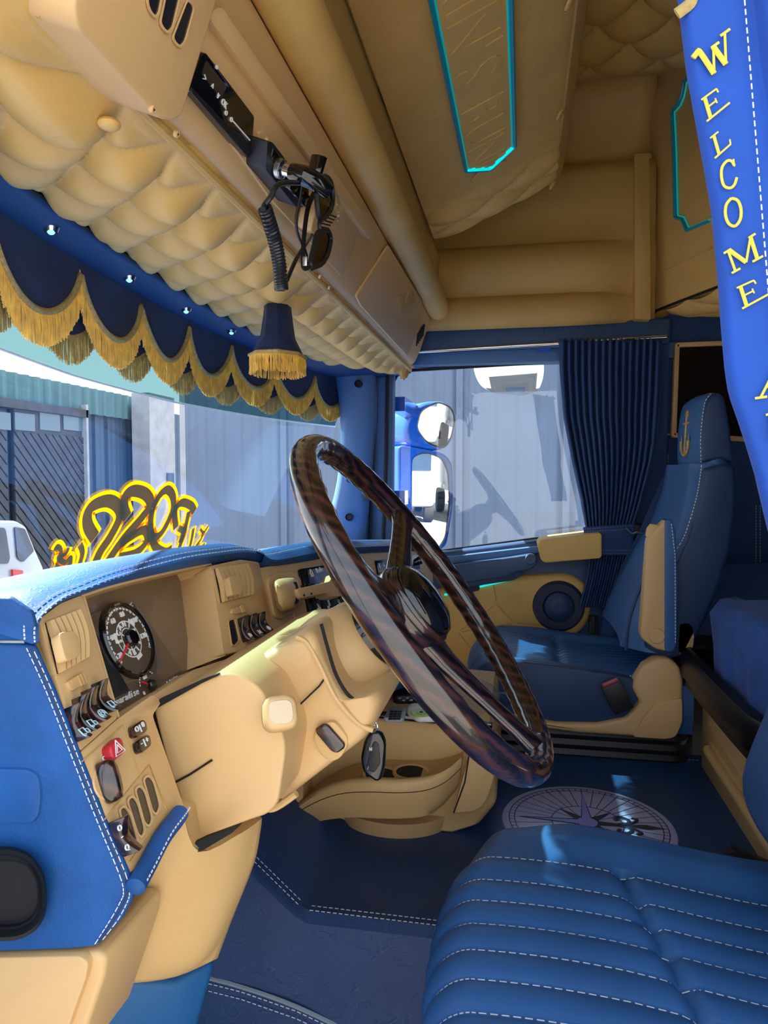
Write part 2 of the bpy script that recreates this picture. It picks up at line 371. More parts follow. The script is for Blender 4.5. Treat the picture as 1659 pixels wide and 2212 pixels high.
# driver side shell (out of the picture, closes the cab round the open door)
g = G(); g.box((.17, -.95, .9), (.06, .80, 2.4)); g.box((.17, .15, 1.63), (.06, 1.4, .82)); g.box((.17, -.1, -.42), (.06, 2.4, .36))
struct('wall_left', g, 'beige_side', 'driver side cab wall round the open door')
# ---- ceiling, buttoned, rear of the padded roof panel
def ceil(i, j):
    x = .22+i*1.95; y = -.06-j*1.22
    h = tuft(x/.20, y/.20, .45); k = sstep(2.15, 1.98, x)
    return V((x, y, 1.975-.040*h*k+.02*(1-k)))
g = G().grid(ceil, 130, 84)
ce = struct('ceiling', g, 'beige_side', 'tan deep-buttoned leather headlining', solid=.03, angle=60)
g = G()
for i in range(24):
    for j in range(16):
        a, b = i*.5, -j*.5
        if (i+j) % 2: continue
        x, y = a*.20, b*.20
        if .3 < x < 2.05 and -1.2 < y < -.1: g.ball((x, y, 1.974), .011, 6, (1, 1, .6))
g.ob('buttons', 'beige_side', ce)
struct('trim_3', G().box((1.2, .1, 2.02), (2.2, 1.5, .03)), 'beige_side', 'roof skin')
# ---- passenger door
d = thing('door_1', 'navy passenger door with tan buttoned insert, armrest and round speaker', None, (XW, 0, 0), kind='structure')
dp = [(846, 1196), (965, 1192), (1100, 1175), (1300, 1148), (1300, 1640), (846, 1640)]
g = G().prism(PP(dp, x=2.12), (.09, 0, 0)); g.ob('door_panel', 'blue_plastic', d, bevel=.012, seg=3)
g = G().prism(PP([(850, 1206), (975, 1202), (1160, 1180), (1305, 1160), (1305, 1175), (1160, 1196), (975, 1219), (850, 1222)], x=2.095), (.03, 0, 0)); g.ob('belt_ledge', 'pillar_blue', d, bevel=.006)
# grab handle
gp = [(972, 1222), (1095, 1206), (1150, 1197), (1162, 1206), (1158, 1222), (1140, 1232), (1110, 1236), (1098, 1246), (975, 1262)]
g = G().prism(rpoly(PP(gp, x=2.05), .012), (.07, 0, 0)); hb = g.ob('grab_handle', 'blue_plastic', d, bevel=.012, seg=3)
g = G().prism(rpoly(PP([(995, 1240), (1130, 1222), (1126, 1244), (1108, 1254), (1000, 1270)], x=2.07), .01), (.05, 0, 0)); g.ob('handle_pocket', 'blue_seat_side', d, bevel=.006)
g = G().lathe([(.0005, -.003), (.016, -.003), (.018, .0), (.018, .01)], P(1146, 1208, x=2.049), (1, 0, 0), 20); g.ob('round_plug', 'blue_plastic', d)
g = G().prism(rpoly(PP([(985, 1255), (1035, 1248), (1036, 1275), (985, 1288)], x=2.08), .006), (.04, 0, 0)); g.ob('latch_recess', 'speaker_blue', d, bevel=.003)
g = G().prism(rpoly(PP([(1160, 1176), (1168, 1166), (1300, 1150), (1300, 1206), (1176, 1216), (1168, 1208)], x=1.985), .012), (.14, 0, 0)); ar = g.ob('armrest', 'beige_leather', d, bevel=.018, seg=4)
g = G().stitch([P(1172, 1182, x=1.985)+V((.012, 0, .004)), P(1290, 1170, x=1.985)+V((.012, 0, .004))], (-.7, 0, .7)); g.ob('stitching', 'gold_braid', ar)
# buttoned insert
bt = [(1072, 1304), (1110, 1345), (990, 1365), (1022, 1406)]
bts = [P(u, v, x=2.10) for u, v in bt]
ins = rpoly(PP([(800, 1290), (985, 1268), (1110, 1243), (1230, 1238), (1270, 1262), (1278, 1330), (1255, 1368), (1120, 1400), (1020, 1470), (990, 1640), (800, 1640)], x=2.10), .03, 5)
cen = sum(ins, V())/len(ins)
g = G(); rings = []
for k, dx in ((1.0, .03), (.99, .004), (.965, -.004), (.9, -.008), (.7, -.010), (.4, -.010), (.1, -.010)):
    rr = []
    for p in ins:
        q = cen+(p-cen)*k; q.x = 2.10+dx
        for bpt in bts:
            dd = math.hypot(q.y-bpt.y, q.z-bpt.z); q.x += .014*math.exp(-(dd/.03)**2)
        rr.append(q)
    rings.append(rr)
g.loft(rings); io = g.ob('buttoned_insert', 'beige_leather', d, angle=60)
for bpt in bts:
    g = G().ball((2.098, bpt.y, bpt.z), .010, 8, (.6, 1, 1)); g.ob('button', 'beige_leather', io)
g = G()
for i, j in ((0, 1), (1, 3), (1, 2), (2, 3), (0, 2)):
    a, b = bts[i], bts[j]; g.tube([V((2.0905, *(a.lerp(b, t)).yz)) for t in (.06, .5, .94)], .0016, 5)
a = bts[0]; g.tube([V((2.0905, a.y, a.z+.01)), V((2.0905, a.y+.012, a.z+.075))], .0016, 5); a = bts[1]; g.tube([V((2.0905, a.y-.01, a.z)), V((2.0905, a.y-.09, a.z-.002))], .0016, 5)
g.ob('fold', 'beige_side', io)
g = G().tube(spline(PP([(960, 1285), (1000, 1276), (1110, 1250)], x=2.086), 5), .0035, 6); g.ob('light_strip', 'teal_led', d)
sc_ = P(1207, 1311, x=2.075); spk = G().lathe([(.0005, -.004), (.030, -.006), (.045, .006), (.052, -.002), (.075, -.002), (.082, .004), (.085, .02), (.085, .04)], sc_, (1, 0, 0), 44).ob('speaker', 'speaker_blue', d)
g = G().lathe([(.0005, -.006), (.012, -.008), (.030, -.0065), (.046, .004)], sc_+V((-.001, 0, 0)), (1, 0, 0), 36); g.ob('speaker_cone', 'blue_seat_side', spk)
# ---- passenger window
w = thing('window_1', 'passenger door window pane in its rubber channel', None, (2.17, .1, .8), kind='structure')
wp = rpoly(PP([(846, 800), (1330, 772), (1330, 1142), (965, 1192), (846, 1200)], x=2.19), [.06, .02, .02, .02, .02])
G().prism(wp, (.004, 0, 0)).ob('pane', 'glass', w)
def ring_strip(poly, k, th, vec):
    c = sum(poly, V())/len(poly); n = len(poly); gg = G()
    inn = [p+(c-p).normalized()*th for p in poly]; v = V(vec)
    vs = poly+inn+[p+v for p in poly]+[p+v for p in inn]; fs = []
    for i in range(n):
        j = (i+1) % n; fs += [[i, j, n+j, n+i], [2*n+i, 2*n+j, 3*n+j, 3*n+i], [n+i, n+j, 3*n+j, 3*n+i], [i, j, 2*n+j, 2*n+i]]
    return gg.add(vs, fs)
ring_strip(wp, 0, .012, (-.012, 0, 0)).ob('rubber_channel', 'black_rubber', w)
# ---- A pillar on the passenger side
p1 = [P(u, v, x=2.02) for u, v in ((718, 780), (735, 900), (728, 1040), (690, 1185))]
p2 = [P(u, v, x=2.04) for u, v in ((806, 780), (806, 900), (797, 1040), (783, 1185))]
g = G(); rings = []
for a, b in zip(spline(p1, 5), spline(p2, 5)):
    m_ = (a+b)/2; rings.append([a+V((.16, .02, 0)), a+V((.03, .008, 0)), a+V((.006, 0, 0)), a.lerp(b, .2)+V((-.008, 0, 0)), m_+V((-.014, 0, 0)), a.lerp(b, .85)+V((-.008, 0, 0)), b, b+V((.03, -.004, 0)), b+V((.16, -.004, 0))])
g.loft(rings); pil = struct('trim_4', g, 'pillar_blue', 'blue windscreen pillar on the passenger side', angle=60)
for u, v in ((774, 829), (756, 1036), (754, 1117)):
    g = G().lathe([(.0005, .0), (.009, .0), (.011, .003), (.011, -.004), (.0125, -.004), (.0125, .012)], P(u, v, x=2.012), (1, 0, 0), 18); g.ob('screw_cap', 'black_rubber' if v != 1036 else 'pillar_blue', pil)
for u0, u1, w_ in ((811, 802, .006), (838, 832, .007)):
    g = G().tube([P(u0, 785, x=2.07), P((u0+u1)/2, 980, x=2.07), P(u1-4, 1185, x=2.07)], w_, 8); g.ob('door_seal', 'black_rubber', pil)
g = G().prism(PP([(806, 780), (850, 780), (846, 1200), (783, 1200)], x=2.10), (.05, 0, 0)); g.ob('door_edge', 'pillar_blue', pil, bevel=.008)
g = G().prism(rpoly(PP([(783, 1065), (800, 1062), (800, 1080), (783, 1082)], x=2.0), .004), (.03, 0, 0)); g.ob('hinge_clip', 'black_matte', pil, bevel=.003)
struct('trim_6', G().box((2.16, -.345, .47), (.06, .25, 1.45)), 'navy_cloth', 'navy door pillar behind the curtain')
struct('trim_7', G().box((1.2, .74, 1.56), (2.2, .06, .94)), 'black_matte', 'front bulkhead above the windscreen')
struct('wall_outer', G().box((2.30, -.3, 1.62), (.06, 2.1, .86)), 'beige_side', 'outer skin of the cab side')
# driver-side pillar (out of the picture)
struct('trim_5', G().prism([V((.16, .50, -.3)), V((.16, .70, -.3)), V((.16, .62, 1.25)), V((.16, .52, 1.25))], (.05, 0, 0)), 'pillar_blue', 'blue windscreen pillar on the driver side')
# ---- windscreen with tinted band
w = thing('window_2', 'curved windscreen with a blue-green tinted band along the top', None, (1.2, .8, .8), kind='structure')
ZB = [(.20, .892), (.45, .884), (.8, .870), (1.2, .865), (1.7, .868), (2.20, .875)]     # lower edge of the tinted band
G().grid(lambda i, j: V(((x := .20+2.0*i), yscreen(x, (z := .30+(lerpt(ZB, x)-.30)*j)), z)), 40, 12).ob('pane', 'glass', w)
G().grid(lambda i, j: V(((x := .20+2.0*i), yscreen(x, (z := lerpt(ZB, x)+(1.10-lerpt(ZB, x))*j)), z)), 40, 6).ob('tinted_band', 'tint_glass', w)
G().tube([V((x, yscreen(x, lerpt(ZB, x))-.003, lerpt(ZB, x))) for x in [.2+i*.05 for i in range(41)]], .0022, 6).ob('band_edge', 'white_plastic', w)
# ================================================================== OUTSIDE THE TRUCK
ZG = -1.55
def wallmat(name, col, sc, st, axis=(1, 0, 0), rot=None, var=0.1):
    m = mat(name, col, 0.75, var=var, vscale=1.5, bump=[('noise', 40, .3, .004)])
    n, l = m.node_tree.nodes, m.node_tree.links; b = n['Principled BSDF']
    t = n.new('ShaderNodeTexCoord'); mp = n.new('ShaderNodeMapping'); l.new(t.outputs['Object'], mp.inputs[0]); mp.inputs['Rotation'].default_value = rot or (0, 0, 0)
    w = n.new('ShaderNodeTexWave'); w.bands_direction = 'XYZ'[[abs(a) for a in axis].index(1)]; w.inputs['Scale'].default_value = sc; l.new(mp.outputs[0], w.inputs['Vector'])
    bp = n.new('ShaderNodeBump'); bp.inputs['Strength'].default_value = st; bp.inputs['Distance'].default_value = .03; l.new(w.outputs['Fac'], bp.inputs['Height'])
    l.new(b.inputs['Normal'].links[0].from_socket, bp.inputs['Normal']); l.new(bp.outputs[0], b.inputs['Normal'])
    return m
wallmat('sheet_grey', (.125, .175, .270), 4.0, .35, (0, 1, 0)); wallmat('sheet_teal', (.085, .190, .220), 2.0, .6); wallmat('sheet_blue', (.065, .105, .180), 1.6, .6)
mat('plaster_white', (.34, .36, .40), .8, var=.15, vscale=4); mat('wood_brown', (.045, .050, .065), .7, var=.3, vscale=5); mat('door_glass', (.10, .16, .22), .1)
mat('asphalt', (.26, .24, .215), .9, var=.2, vscale=2, bump=[('noise', 30, .4, .01)])
mat('van_white', (.34, .38, .44), .25, coat=.6); mat('car_glass', (.03, .05, .08), .05); mat('lamp_red', (.55, .03, .03), .3); mat('truck_red', (.50, .012, .06), .25, coat=.7)
mat('truck_blue', (.005, .10, .50), .2, coat=.8); mat('mirror', (.92, .93, .95), .01, metal=1.0); mat('tyre', (.02, .02, .02), .8)
struct('ground', G().add([(-40, -40, ZG), (40, -40, ZG), (40, 40, ZG), (-40, 40, ZG)], [[0, 1, 2, 3]]), 'asphalt', 'pale concrete yard outside the truck')
# hall beside the passenger door: light grey profiled sheet, each panel between posts
h = thing('hall_building', 'light grey sheet-metal hall wall beyond the passenger window', 'building', (5.2, 0, ZG))
XH = 5.2; yc = P(388, 1000, x=5.2).y
seams = [yc, 1.86, 1.10, .45, -.35, -1.15, -2.2, -3.4, -5.0]
for a, b in zip(seams[:-1], seams[1:]):
    g = G(); n = max(4, int((a-b)/.075)); top = 2.35
    pts = []
    for i in range(n+1):
        y = a+(b-a)*i/n; pts.append((XH+(.0 if i % 2 else .012), y))
    g.add([V((x, y, ZG)) for x, y in pts]+[V((x, y, top)) for x, y in pts], [[i, i+1, n+2+i, n+1+i] for i in range(n)])
    g.ob('wall_panel', 'sheet_grey', h, smooth=False)
for y in seams[1:-1]: G().box((XH-.012, y, .4), (.03, .05, 3.9)).ob('post', 'sheet_grey', h)
G().box((XH+2, -1.2, 2.38), (4.3, 7.9, .08)).ob('roof', 'sheet_grey', h)
G().box((XH+2, yc-.03, .4), (4.0, .05, 3.9)).ob('end_wall', 'plaster_white', h)
# workshop ahead: teal sheet upper wall, diagonal board doors, white pier
YB = 8.0
b = thing('workshop_building', 'workshop with teal sheet gable and brown diagonal-board doors beyond windscreen', 'building', (4, YB, ZG))
def bx(u0, u1, v0, v1, y, th=.1): 
    a, c = P(u0, v0, y=y), P(u1, v1, y=y); um = max(30, (max(u0, 0)+u1)/2); a.z, c.z = P(um, v0, y=y).z, P(um, v1, y=y).z; return G().box(((a.x+c.x)/2, y+th/2, (a.z+c.z)/2), (abs(a.x-c.x), th, abs(a.z-c.z)))
zt = P(100, 818, y=YB).z; zm = P(100, 880, y=YB).z
n = 90; x0, x1 = P(-700, 900, y=YB).x, P(372, 900, y=YB).x
for k in range(6):
    g = G(); xa, xb = x0+(x1-x0)*k/6, x0+(x1-x0)*(k+1)/6; m_ = 24
    pts = [(xa+(xb-xa)*i/m_, YB+(0 if i % 4 in (0, 1) else .06)) for i in range(m_+1)]
    g.add([V((x, y, zm)) for x, y in pts]+[V((x, y, zt)) for x, y in pts], [[i, i+1, m_+2+i, m_+1+i] for i in range(m_)]); g.ob('gable_sheet', 'sheet_teal', b, smooth=False)
bx(-700, 440, 866, 1500, YB+.15, .1).ob('wall', 'sheet_blue', b)
bx(-700, 193, 872, 890, YB-.1, .2).ob('lintel', 'wood_brown', b)
n_ = 0
for u0, u1 in ((-150, 26), (30, 190)):                       # door leaves with boards laid on the diagonal
    dl = bx(u0, u1, 890, 1330, YB, .08).ob('door_leaf', 'wood_brown', b)
    A, B = P(max(u0, 0), 932, y=YB-.03), P(u1, 1330, y=YB-.03); A.x = P(u0, 932, y=YB-.03).x; sgn = 1
    def clip(poly, f):
        out = []
        for i in range(len(poly)):
            p, q = poly[i-1], poly[i]; fp, fq = f(p), f(q)
            if (fp >= 0) != (fq >= 0): t = fp/(fp-fq); out.append((p[0]+(q[0]-p[0])*t, p[1]+(q[1]-p[1])*t))
            if fq >= 0: out.append(q)
        return out
    wdt = B.x-A.x; z = A.z+wdt+.2
    while z > B.z:
        poly = [(A.x, z), (B.x, z-wdt), (B.x, z-wdt-.15), (A.x, z-.15)]
        poly = clip(clip(poly, lambda p: A.z-p[1]), lambda p: p[1]-B.z)
        if len(poly) > 2: G().prism([V((x, YB-.03, zz)) for x, zz in poly], (0, .03, 0)).ob('diagonal_board', 'wood_brown', dl, smooth=False)
        z -= .19
for u0 in (-20, 32, 86, 137):
    bx(u0, u0+44, 893, 930, YB-.02, .03).ob('door_window', 'door_glass', b)
bx(186, 200, 875, 1330, YB-.1, .15).ob('door_post', 'plaster_white', b)
for u in (205, 232, 262, 290, 314): bx(u, u+9, 885, 1330, YB+.08, .08).ob('sheet_rib', 'sheet_blue', b)
bx(322, 386, 855, 1500, YB-.5, .4).ob('white_pier', 'plaster_white', b)
bx(362, 377, 1022, 1062, YB-.53, .05).ob('pier_hatch', 'sheet_blue', b)
tag(bx(222, 236, 1065, 1085, YB-.05, .03).ob('wall_sign', 'lamp_red'), 'small red and white sign on the workshop wall', 'sign')
# white van parked ahead
vn = thing('van', 'white panel van seen from behind through the windscreen', 'van', (1.5, 4.3, ZG))
VY = 3.9; va = P(-260, 1125, y=VY); vb = P(100, 1290, y=VY)
prof_ = [P(u, v, y=VY) for u, v in ((-260, 1125), (40, 1125), (60, 1135), (80, 1185), (98, 1225), (100, 1330), (-260, 1330))]
g = G().prism(prof_, (.25, 2.3, 0)); g.ob('body', 'van_white', vn, bevel=.05, seg=3)
G().prism(rpoly(PP([(-60, 1140), (12, 1140), (22, 1205), (18, 1218), (-60, 1218)], y=VY-.012), .03), (0, .03, 0)).ob('rear_window', 'car_glass', vn)
G().prism(rpoly(PP([(32, 1138), (54, 1142), (74, 1190), (50, 1215), (38, 1205)], y=VY-.012), .02), (0, .03, 0)).ob('side_window', 'car_glass', vn)
G().prism(rpoly(PP([(28, 1230), (50, 1232), (52, 1262), (30, 1266)], y=VY-.02), .01), (0, .04, 0)).ob('tail_lamp', 'lamp_red', vn)
for dx in (0, 1.0): G().lathe([(.0005, -.1), (.28, -.1), (.3, -.06), (.3, .06), (.28, .1), (.0005, .1)], (va.x+.4+dx, VY+.6, ZG+.3), (1, 0, 0), 20).ob('wheel', 'tyre', vn)
# red truck cab standing past the pillar
rt = thing('red_truck', 'red lorry cab half hidden behind the outside mirrors', 'truck', (4.0, 1.2, ZG))
q = [P(u, v, y=1.25) for u, v in ((853, 855), (905, 850), (925, 880), (925, 1010), (853, 1010))]
G().prism(q, (0, .9, 0)).ob('cab', 'truck_red', rt, bevel=.06, seg=3)
q = [P(u, v, y=1.24) for u, v in ((853, 930), (925, 935), (925, 950), (853, 945))]
G().prism(q, (0, .02, 0)).ob('pale_stripe', 'van_white', rt)
# outside mirrors of this truck
mr = thing('mirror_assembly', 'blue double mirror housing outside the passenger window', 'mirror', (2.45, .3, .5))
XM = 2.46
def shell(px, dep, name, m_, bev):
    g = G().prism(rpoly(PP(px, x=XM), .03, 5), (dep, .10, 0)); return g.ob(name, m_, mr, bevel=bev, seg=4)
G().box((2.33, .42, .62), (.30, .05, .05)).ob('arm', 'truck_blue', mr); G().box((2.33, .42, .95), (.30, .05, .05)).ob('arm', 'truck_blue', mr)
shell([(874, 925), (890, 885), (925, 866), (965, 866), (984, 885), (985, 930), (972, 968), (940, 975), (880, 960)], .10, 'upper_housing', 'truck_blue', .02)
shell([(860, 960), (905, 968), (960, 978), (978, 1000), (980, 1090), (966, 1180), (930, 1205), (862, 1200)], .12, 'lower_housing', 'truck_blue', .02)
mp1 = rpoly(PP([(912, 930), (920, 895), (950, 873), (975, 882), (982, 905), (974, 945), (960, 968), (930, 958)], x=XM-.012), .02, 5)
mp2 = rpoly(PP([(903, 990), (925, 980), (955, 990), (967, 1020), (970, 1080), (962, 1160), (945, 1188), (900, 1190)], x=XM-.012), .02, 5)
for pts in (mp1, mp2):
    c = sum(pts, V())/len(pts); nrm = ((CAM-c).normalized()+V((.10, -.99, -.06)).normalized()).normalized()      # aimed back along the trailer
    G().prism([V((p.x-(nrm.y*(p.y-c.y)+nrm.z*(p.z-c.z))/nrm.x-.055, p.y, p.z)) for p in pts], (.006, 0, 0)).ob('mirror_glass', 'mirror', mr)
    ring_strip([V((p.x-(nrm.y*(p.y-c.y)+nrm.z*(p.z-c.z))/nrm.x-.057, p.y, p.z)) for p in pts], 0, -.006, (.03, 0, 0)).ob('mirror_rim', 'black_gloss', mr)
km = thing('kerb_mirror', 'shallow kerb mirror mounted over the passenger window', 'mirror', (2.4, -.1, 1.1))
kp = rpoly(PP([(1026, 793), (1174, 790), (1174, 815), (1165, 840), (1130, 850), (1070, 848), (1038, 835), (1028, 815)], x=2.40), .02, 4)
G().prism([p+V((.085, 0, .006)) for p in kp], (.06, 0, .02)).ob('housing', 'truck_blue', km, bevel=.012, seg=3)
kc = sum(kp, V())/len(kp)
nrm = ((CAM-kc).normalized()+V((.45, -.1, -.9)).normalized()).normalized()
G().prism([V((p.x-(nrm.y*(p.y-kc.y)+nrm.z*(p.z-kc.z))/nrm.x-.02, p.y, p.z)) for p in kp], (.004, 0, 0)).ob('mirror_glass', 'mirror', km)
G().box((2.26, -.08, 1.12), (.28, .04, .03)).ob('bracket', 'truck_blue', km)

# lorries at the far end of the yard (they show in the mirrors)
for k, (x, m_, lb) in enumerate(((3.4, 'van_white', 'white box lorry parked far behind, nearer the hall'), (6.2, 'van_white', 'white box lorry parked far behind, between two lorries'), (9.0, 'truck_blue', 'blue box lorry parked far behind'))):
    l_ = thing('parked_lorry', lb, 'lorry', (x, -24, ZG), group='lorries parked across the yard')
    G().box((x, -25, ZG+2.4), (2.3, 5, 2.7)).ob('box_body', m_, l_, bevel=.05); G().box((x, -21.6, ZG+1.7), (2.2, 1.6, 2.3)).ob('cab', m_, l_, bevel=.15, seg=3)
    G().box((x, -20.78, ZG+2.2), (1.9, .06, .8)).ob('windscreen', 'car_glass', l_)
    for dx in (-1, 1):
        for dy in (-21.4, -26): G().lathe([(.0005, -.15), (.48, -.15), (.5, -.1), (.5, .1), (.48, .15), (.0005, .15)], (x+dx*.95, dy, ZG+.5), (1, 0, 0), 16).ob('wheel', 'tyre', l_)
# driver door of this truck, swung wide open (out of the picture on the left)
d2 = thing('door_2', 'blue driver door of the truck swung wide open', None, (-.35, .64, 0), kind='structure')
G().box((-.36, .66, -.15), (1.02, .09, 1.15)).ob('door_panel', 'truck_blue', d2, bevel=.02, seg=3)
for x in (-.84, .12): G().box((x, .66, .83), (.07, .05, .82)).ob('window_post', 'truck_blue', d2)
G().box((-.36, .66, 1.26), (1.02, .05, .06)).ob('window_top', 'truck_blue', d2)
G().box((-.36, .66, .83), (.90, .006, .82)).ob('pane', 'glass', d2)
# ================================================================== OVERHEAD
# ---- deep-buttoned visor panel between shelf and windscreen
tp = thing('tufted_header', 'tan deep-buttoned leather panel running above the windscreen', 'panel', (1.2, .5, 1.05))
X0, X1 = .13, 2.10
def yfront(x): return .645-.08*((x-1.2)/.95)**2-.20*sstep(1.62, 2.10, x)**1.5      # front border follows the curved glass
def hdr(i, j):
    x = X0+(X1-X0)*i; ya = .368; yb = yfront(x)
    t = j; y = ya+(yb-ya)*t
    aa = (x-.331)/(.104 if x > .331 else .26); h = tuft(aa, (y-.361)/.132, .5)*sstep(.13, .20, x)
    edge = (.22+.78*sstep(0, .24, t))*sstep(1.0, .88, t)
    if j == 0: return V((x, .350, 1.064))
    return V((x, y+.005*h, 1.050-.042*h*edge*(1-.48*t)+.010*(1-edge)+.004*t))
g = G().grid(hdr, 400, 80); g.ob('cushion', 'beige_leather', tp, angle=75, solid=.01)
g = G()
c = hdr((.2975-X0)/(X1-X0), .10); g.ball(P(236, 268, z=1.035), .011, 8, (1, 1, .5)); g.ob('button', 'beige_leather', tp)
g = G().prism([V((.08, .356, 1.066)), V((.26, .356, 1.066)), V((.26, .42, 1.066)), V((.08, .42, 1.066))], (0, 0, .012)); g.ob('end_flap', 'beige_leather', tp)
# welt between cushion and shelf
g = G().tube([V((x, .362, 1.054)) for x in (.2, .6, 1.2, 1.8, 2.09)], .006, 8); g.ob('welt', 'beige_side', tp)
# ---- blue lighting strip under the windscreen top
hs = thing('windscreen_header', 'dark blue trim strip with small lights above the pelmet', 'trim', (1.2, .7, 1.04))
xs = [.20+i*.0475 for i in range(41)]
def hst(i, j):
    x = .20+1.9*i; y0 = yfront(x)-.01; y1 = yscreen(x, 1.045)-.004; t = j
    return V((x, y0+(y1-y0)*t, 1.052-.018*math.sin(math.pi*.5*t)))
G().grid(hst, 40, 6).ob('strip', 'strip_blue', hs, solid=.008)
for (u, v) in ((110, 492), (279, 598), (402, 667), (500, 714)):
    sp = thing('led_spot', 'chrome LED spot in the blue strip, '+{110: 'nearest the driver side', 279: 'second from the driver side', 402: 'third from the driver side', 500: 'farthest, beside the hanging blue shade'}[u], 'light', P(u, v, z=1.034), group='LED spots above the windscreen')
    c = P(u, v, z=1.034)
    G().lathe([(.0005, .004), (.010, .004), (.0115, 0), (.009, -.006), (.006, -.006), (.005, .001), (.0005, .001)], c, (0, 0, 1), 16).ob('bezel', 'chrome', sp)
    G().ball(c+V((0, 0, -.006)), .0046, 7, (1, 1, .7)).ob('lens', 'green_led', sp)
# ---- scalloped pelmet with gold fringe
vl = thing('pelmet', 'navy velvet scalloped pelmet with gold fringe along the windscreen', 'pelmet', (1.2, .68, 1.02))
cusp = [.235, .475, .698, .905, 1.120, 1.342, 1.60, 1.89, 2.13]
def edge_z(x):
    for a, b in zip(cusp[:-1], cusp[1:]):
        if a <= x <= b:
            t = (x-a)/(b-a); return 1.016-.088*(abs(math.sin(math.pi*t))**.58)
    return 1.0
def vy(x, z): return yscreen(x, 1.03)-.014-.010*math.sin(x*9)*(1.03-z)*6
def val(i, j):
    x = .235+1.89*i; zb = edge_z(x); z = 1.036+(zb-1.036)*j; return V((x, vy(x, z), z))
G().grid(val, 320, 10).ob('cloth', 'navy_velvet', vl, solid=.003, angle=80)
eg = [.235+1.89*i/500 for i in range(501)]
g = G().tube([V((x, vy(x, edge_z(x))-.003, edge_z(x))) for x in eg], .0052, 6, flat=1.3, up=(0, 1, 0)); g.ob('braid', 'gold_braid', vl, angle=80)
g = G()
x = .236
while x < 2.12:
    z0 = edge_z(x); dz = abs(edge_z(x+.0008)-edge_z(x-.0008))/.0016
    L = .047+random.uniform(-.003, .003); y = vy(x, z0)-.003; 
    dx = random.uniform(-.002, .002); dy = random.uniform(-.003, .003)
    p = [V((x, y, z0)), V((x+dx*.5, y+dy, z0-L*.5)), V((x+dx, y+dy*.6, z0-L))]
    g.tube(p, [.0010, .0010, .0012], 4)
    x += .0010/(1+.9*min(dz, 3)**1.0)
g.ob('fringe', 'gold_fringe', vl, kind='stuff', smooth=False)
# second layer hanging behind, seen in the gaps against the light
def edge_b(x):
    k = min(range(len(cusp)-1), key=lambda i: abs((cusp[i]+cusp[i+1])/2-x)); c0 = (cusp[k]+cusp[k+1])/2
    lo_ = [(a+b)/2 for a, b in zip(cusp[:-1], cusp[1:])]
    for a, b in zip(lo_[:-1], lo_[1:]):
        if a <= x <= b: t = (x-a)/(b-a); return 1.005-.088*(abs(math.sin(math.pi*t))**.58)
    return 1.0
def vyb(x): return yscreen(x, 1.03)+.004
G().grid(lambda i, j: V(((x := .36+1.62*i), vyb(x), 1.036+(edge_b(x)-1.036)*j)), 280, 6).ob('back_cloth', 'navy_velvet', vl, angle=80)
g = G(); x = .362
while x < 1.978:
    z0 = edge_b(x); dz = abs(edge_b(x+.0008)-edge_b(x-.0008))/.0016; L = .045+random.uniform(-.004, .003); y = vyb(x); g.tube([V((x, y, z0)), V((x+random.uniform(-.002, .002), y+random.uniform(-.002, .002), z0-L))], .0009, 3)
    x += .0015/(1+.9*min(dz, 3))
g.ob('back_fringe', 'gold_braid', vl, kind='stuff', smooth=False)
G().stitch([V((x, vy(x, 1.03)-.001, 1.031)) for x in eg[::12]], (0, -1, 0), .005, .004, .0006).ob('stitching', 'silver_plastic', vl)
# ---- shelf unit above it: face leaning towards the cab
A_, N_ = UFP; E_ = V((0, -.376, .927)); N_ = UFP[1]
sh = thing('overhead_shelf', 'tan moulded overhead console with recessed trays and louvres', 'console', (1.2, .35, 1.1))
XE = 2.055
def UFxy(x, t, o=0): return V((x, UFP[0].y, UFP[0].z))+E_*t+N_*o          # x along the cab, t up the face, o out of it
sec = [(.0, .0), (.006, .010), (.030, .014), (.165, .010), (.17, -.10), (0, -.10)]
g = G(); xsA = .225
# body with rounded lower lip, passenger end slightly tapered
rings = []
for x, k in ((xsA, 0), (.60, 0), (1.2, 0), (1.8, 0), (XE-.03, 0), (XE, .012)):
    rings.append([UFxy(x, t, o-k) for t, o in ((.002, -.03), (.0, -.008), (.006, .003), (.018, .008), (.055, .010), (.13, .006), (.165, .0), (.185, -.06), (.17, -.14), (.03, -.14))])
g.loft(rings); g.ob('body', 'beige_plastic', sh, angle=50)
# driver end module, proud of the body
px = [(158, 5), (168, 62), (330, 240), (348, 258), (376, 262), (394, 250), (470, 0), (500, -120), (220, -160)]
g = G().prism(rpoly(PP(px, pl=UFo(.030)), [.02, .03, .02, .01, .01, .012, .01, .02, .02], 4), N_*-.06); em = g.ob('end_module', 'beige_plastic', sh, bevel=.007, seg=3)
for q in ([(319, -30), (352, -30), (341, 26), (335, 34), (326, 25), (319, 8)], [(362, -30), (392, -30), (371, 58), (362, 67), (353, 60), (346, 47)], [(404, 0), (418, 16), (398, 88), (389, 98), (380, 92), (373, 80)]):
    qq = rpoly(PP(q, pl=UFo(.0312)), .004, 3); G().prism(qq, N_*-.01).ob('louvre_slot', 'screen_grey', em); 
    ring_strip(qq, 0, -.0022, N_*.0012).ob('louvre_rim', 'beige_plastic', em)
for (u, v) in ((332, 237), (384, 290), (693, 598), (713, 622)):
    c = P(u, v, pl=UFo(.031 if u < 350 else .011)); sc2 = G().lathe([(.0005, .0), (.0018, .0003), (.0028, .0007), (.0036, .0), (.0038, -.003)], c, N_, 14).ob('screw', 'beige_plastic', sh)
    G().lathe([(.0005, .0), (.0010, .0), (.0010, .0004), (.0005, .0004)], c+N_*.0007, N_, 6).ob('screw_recess', 'black_matte', sc2)
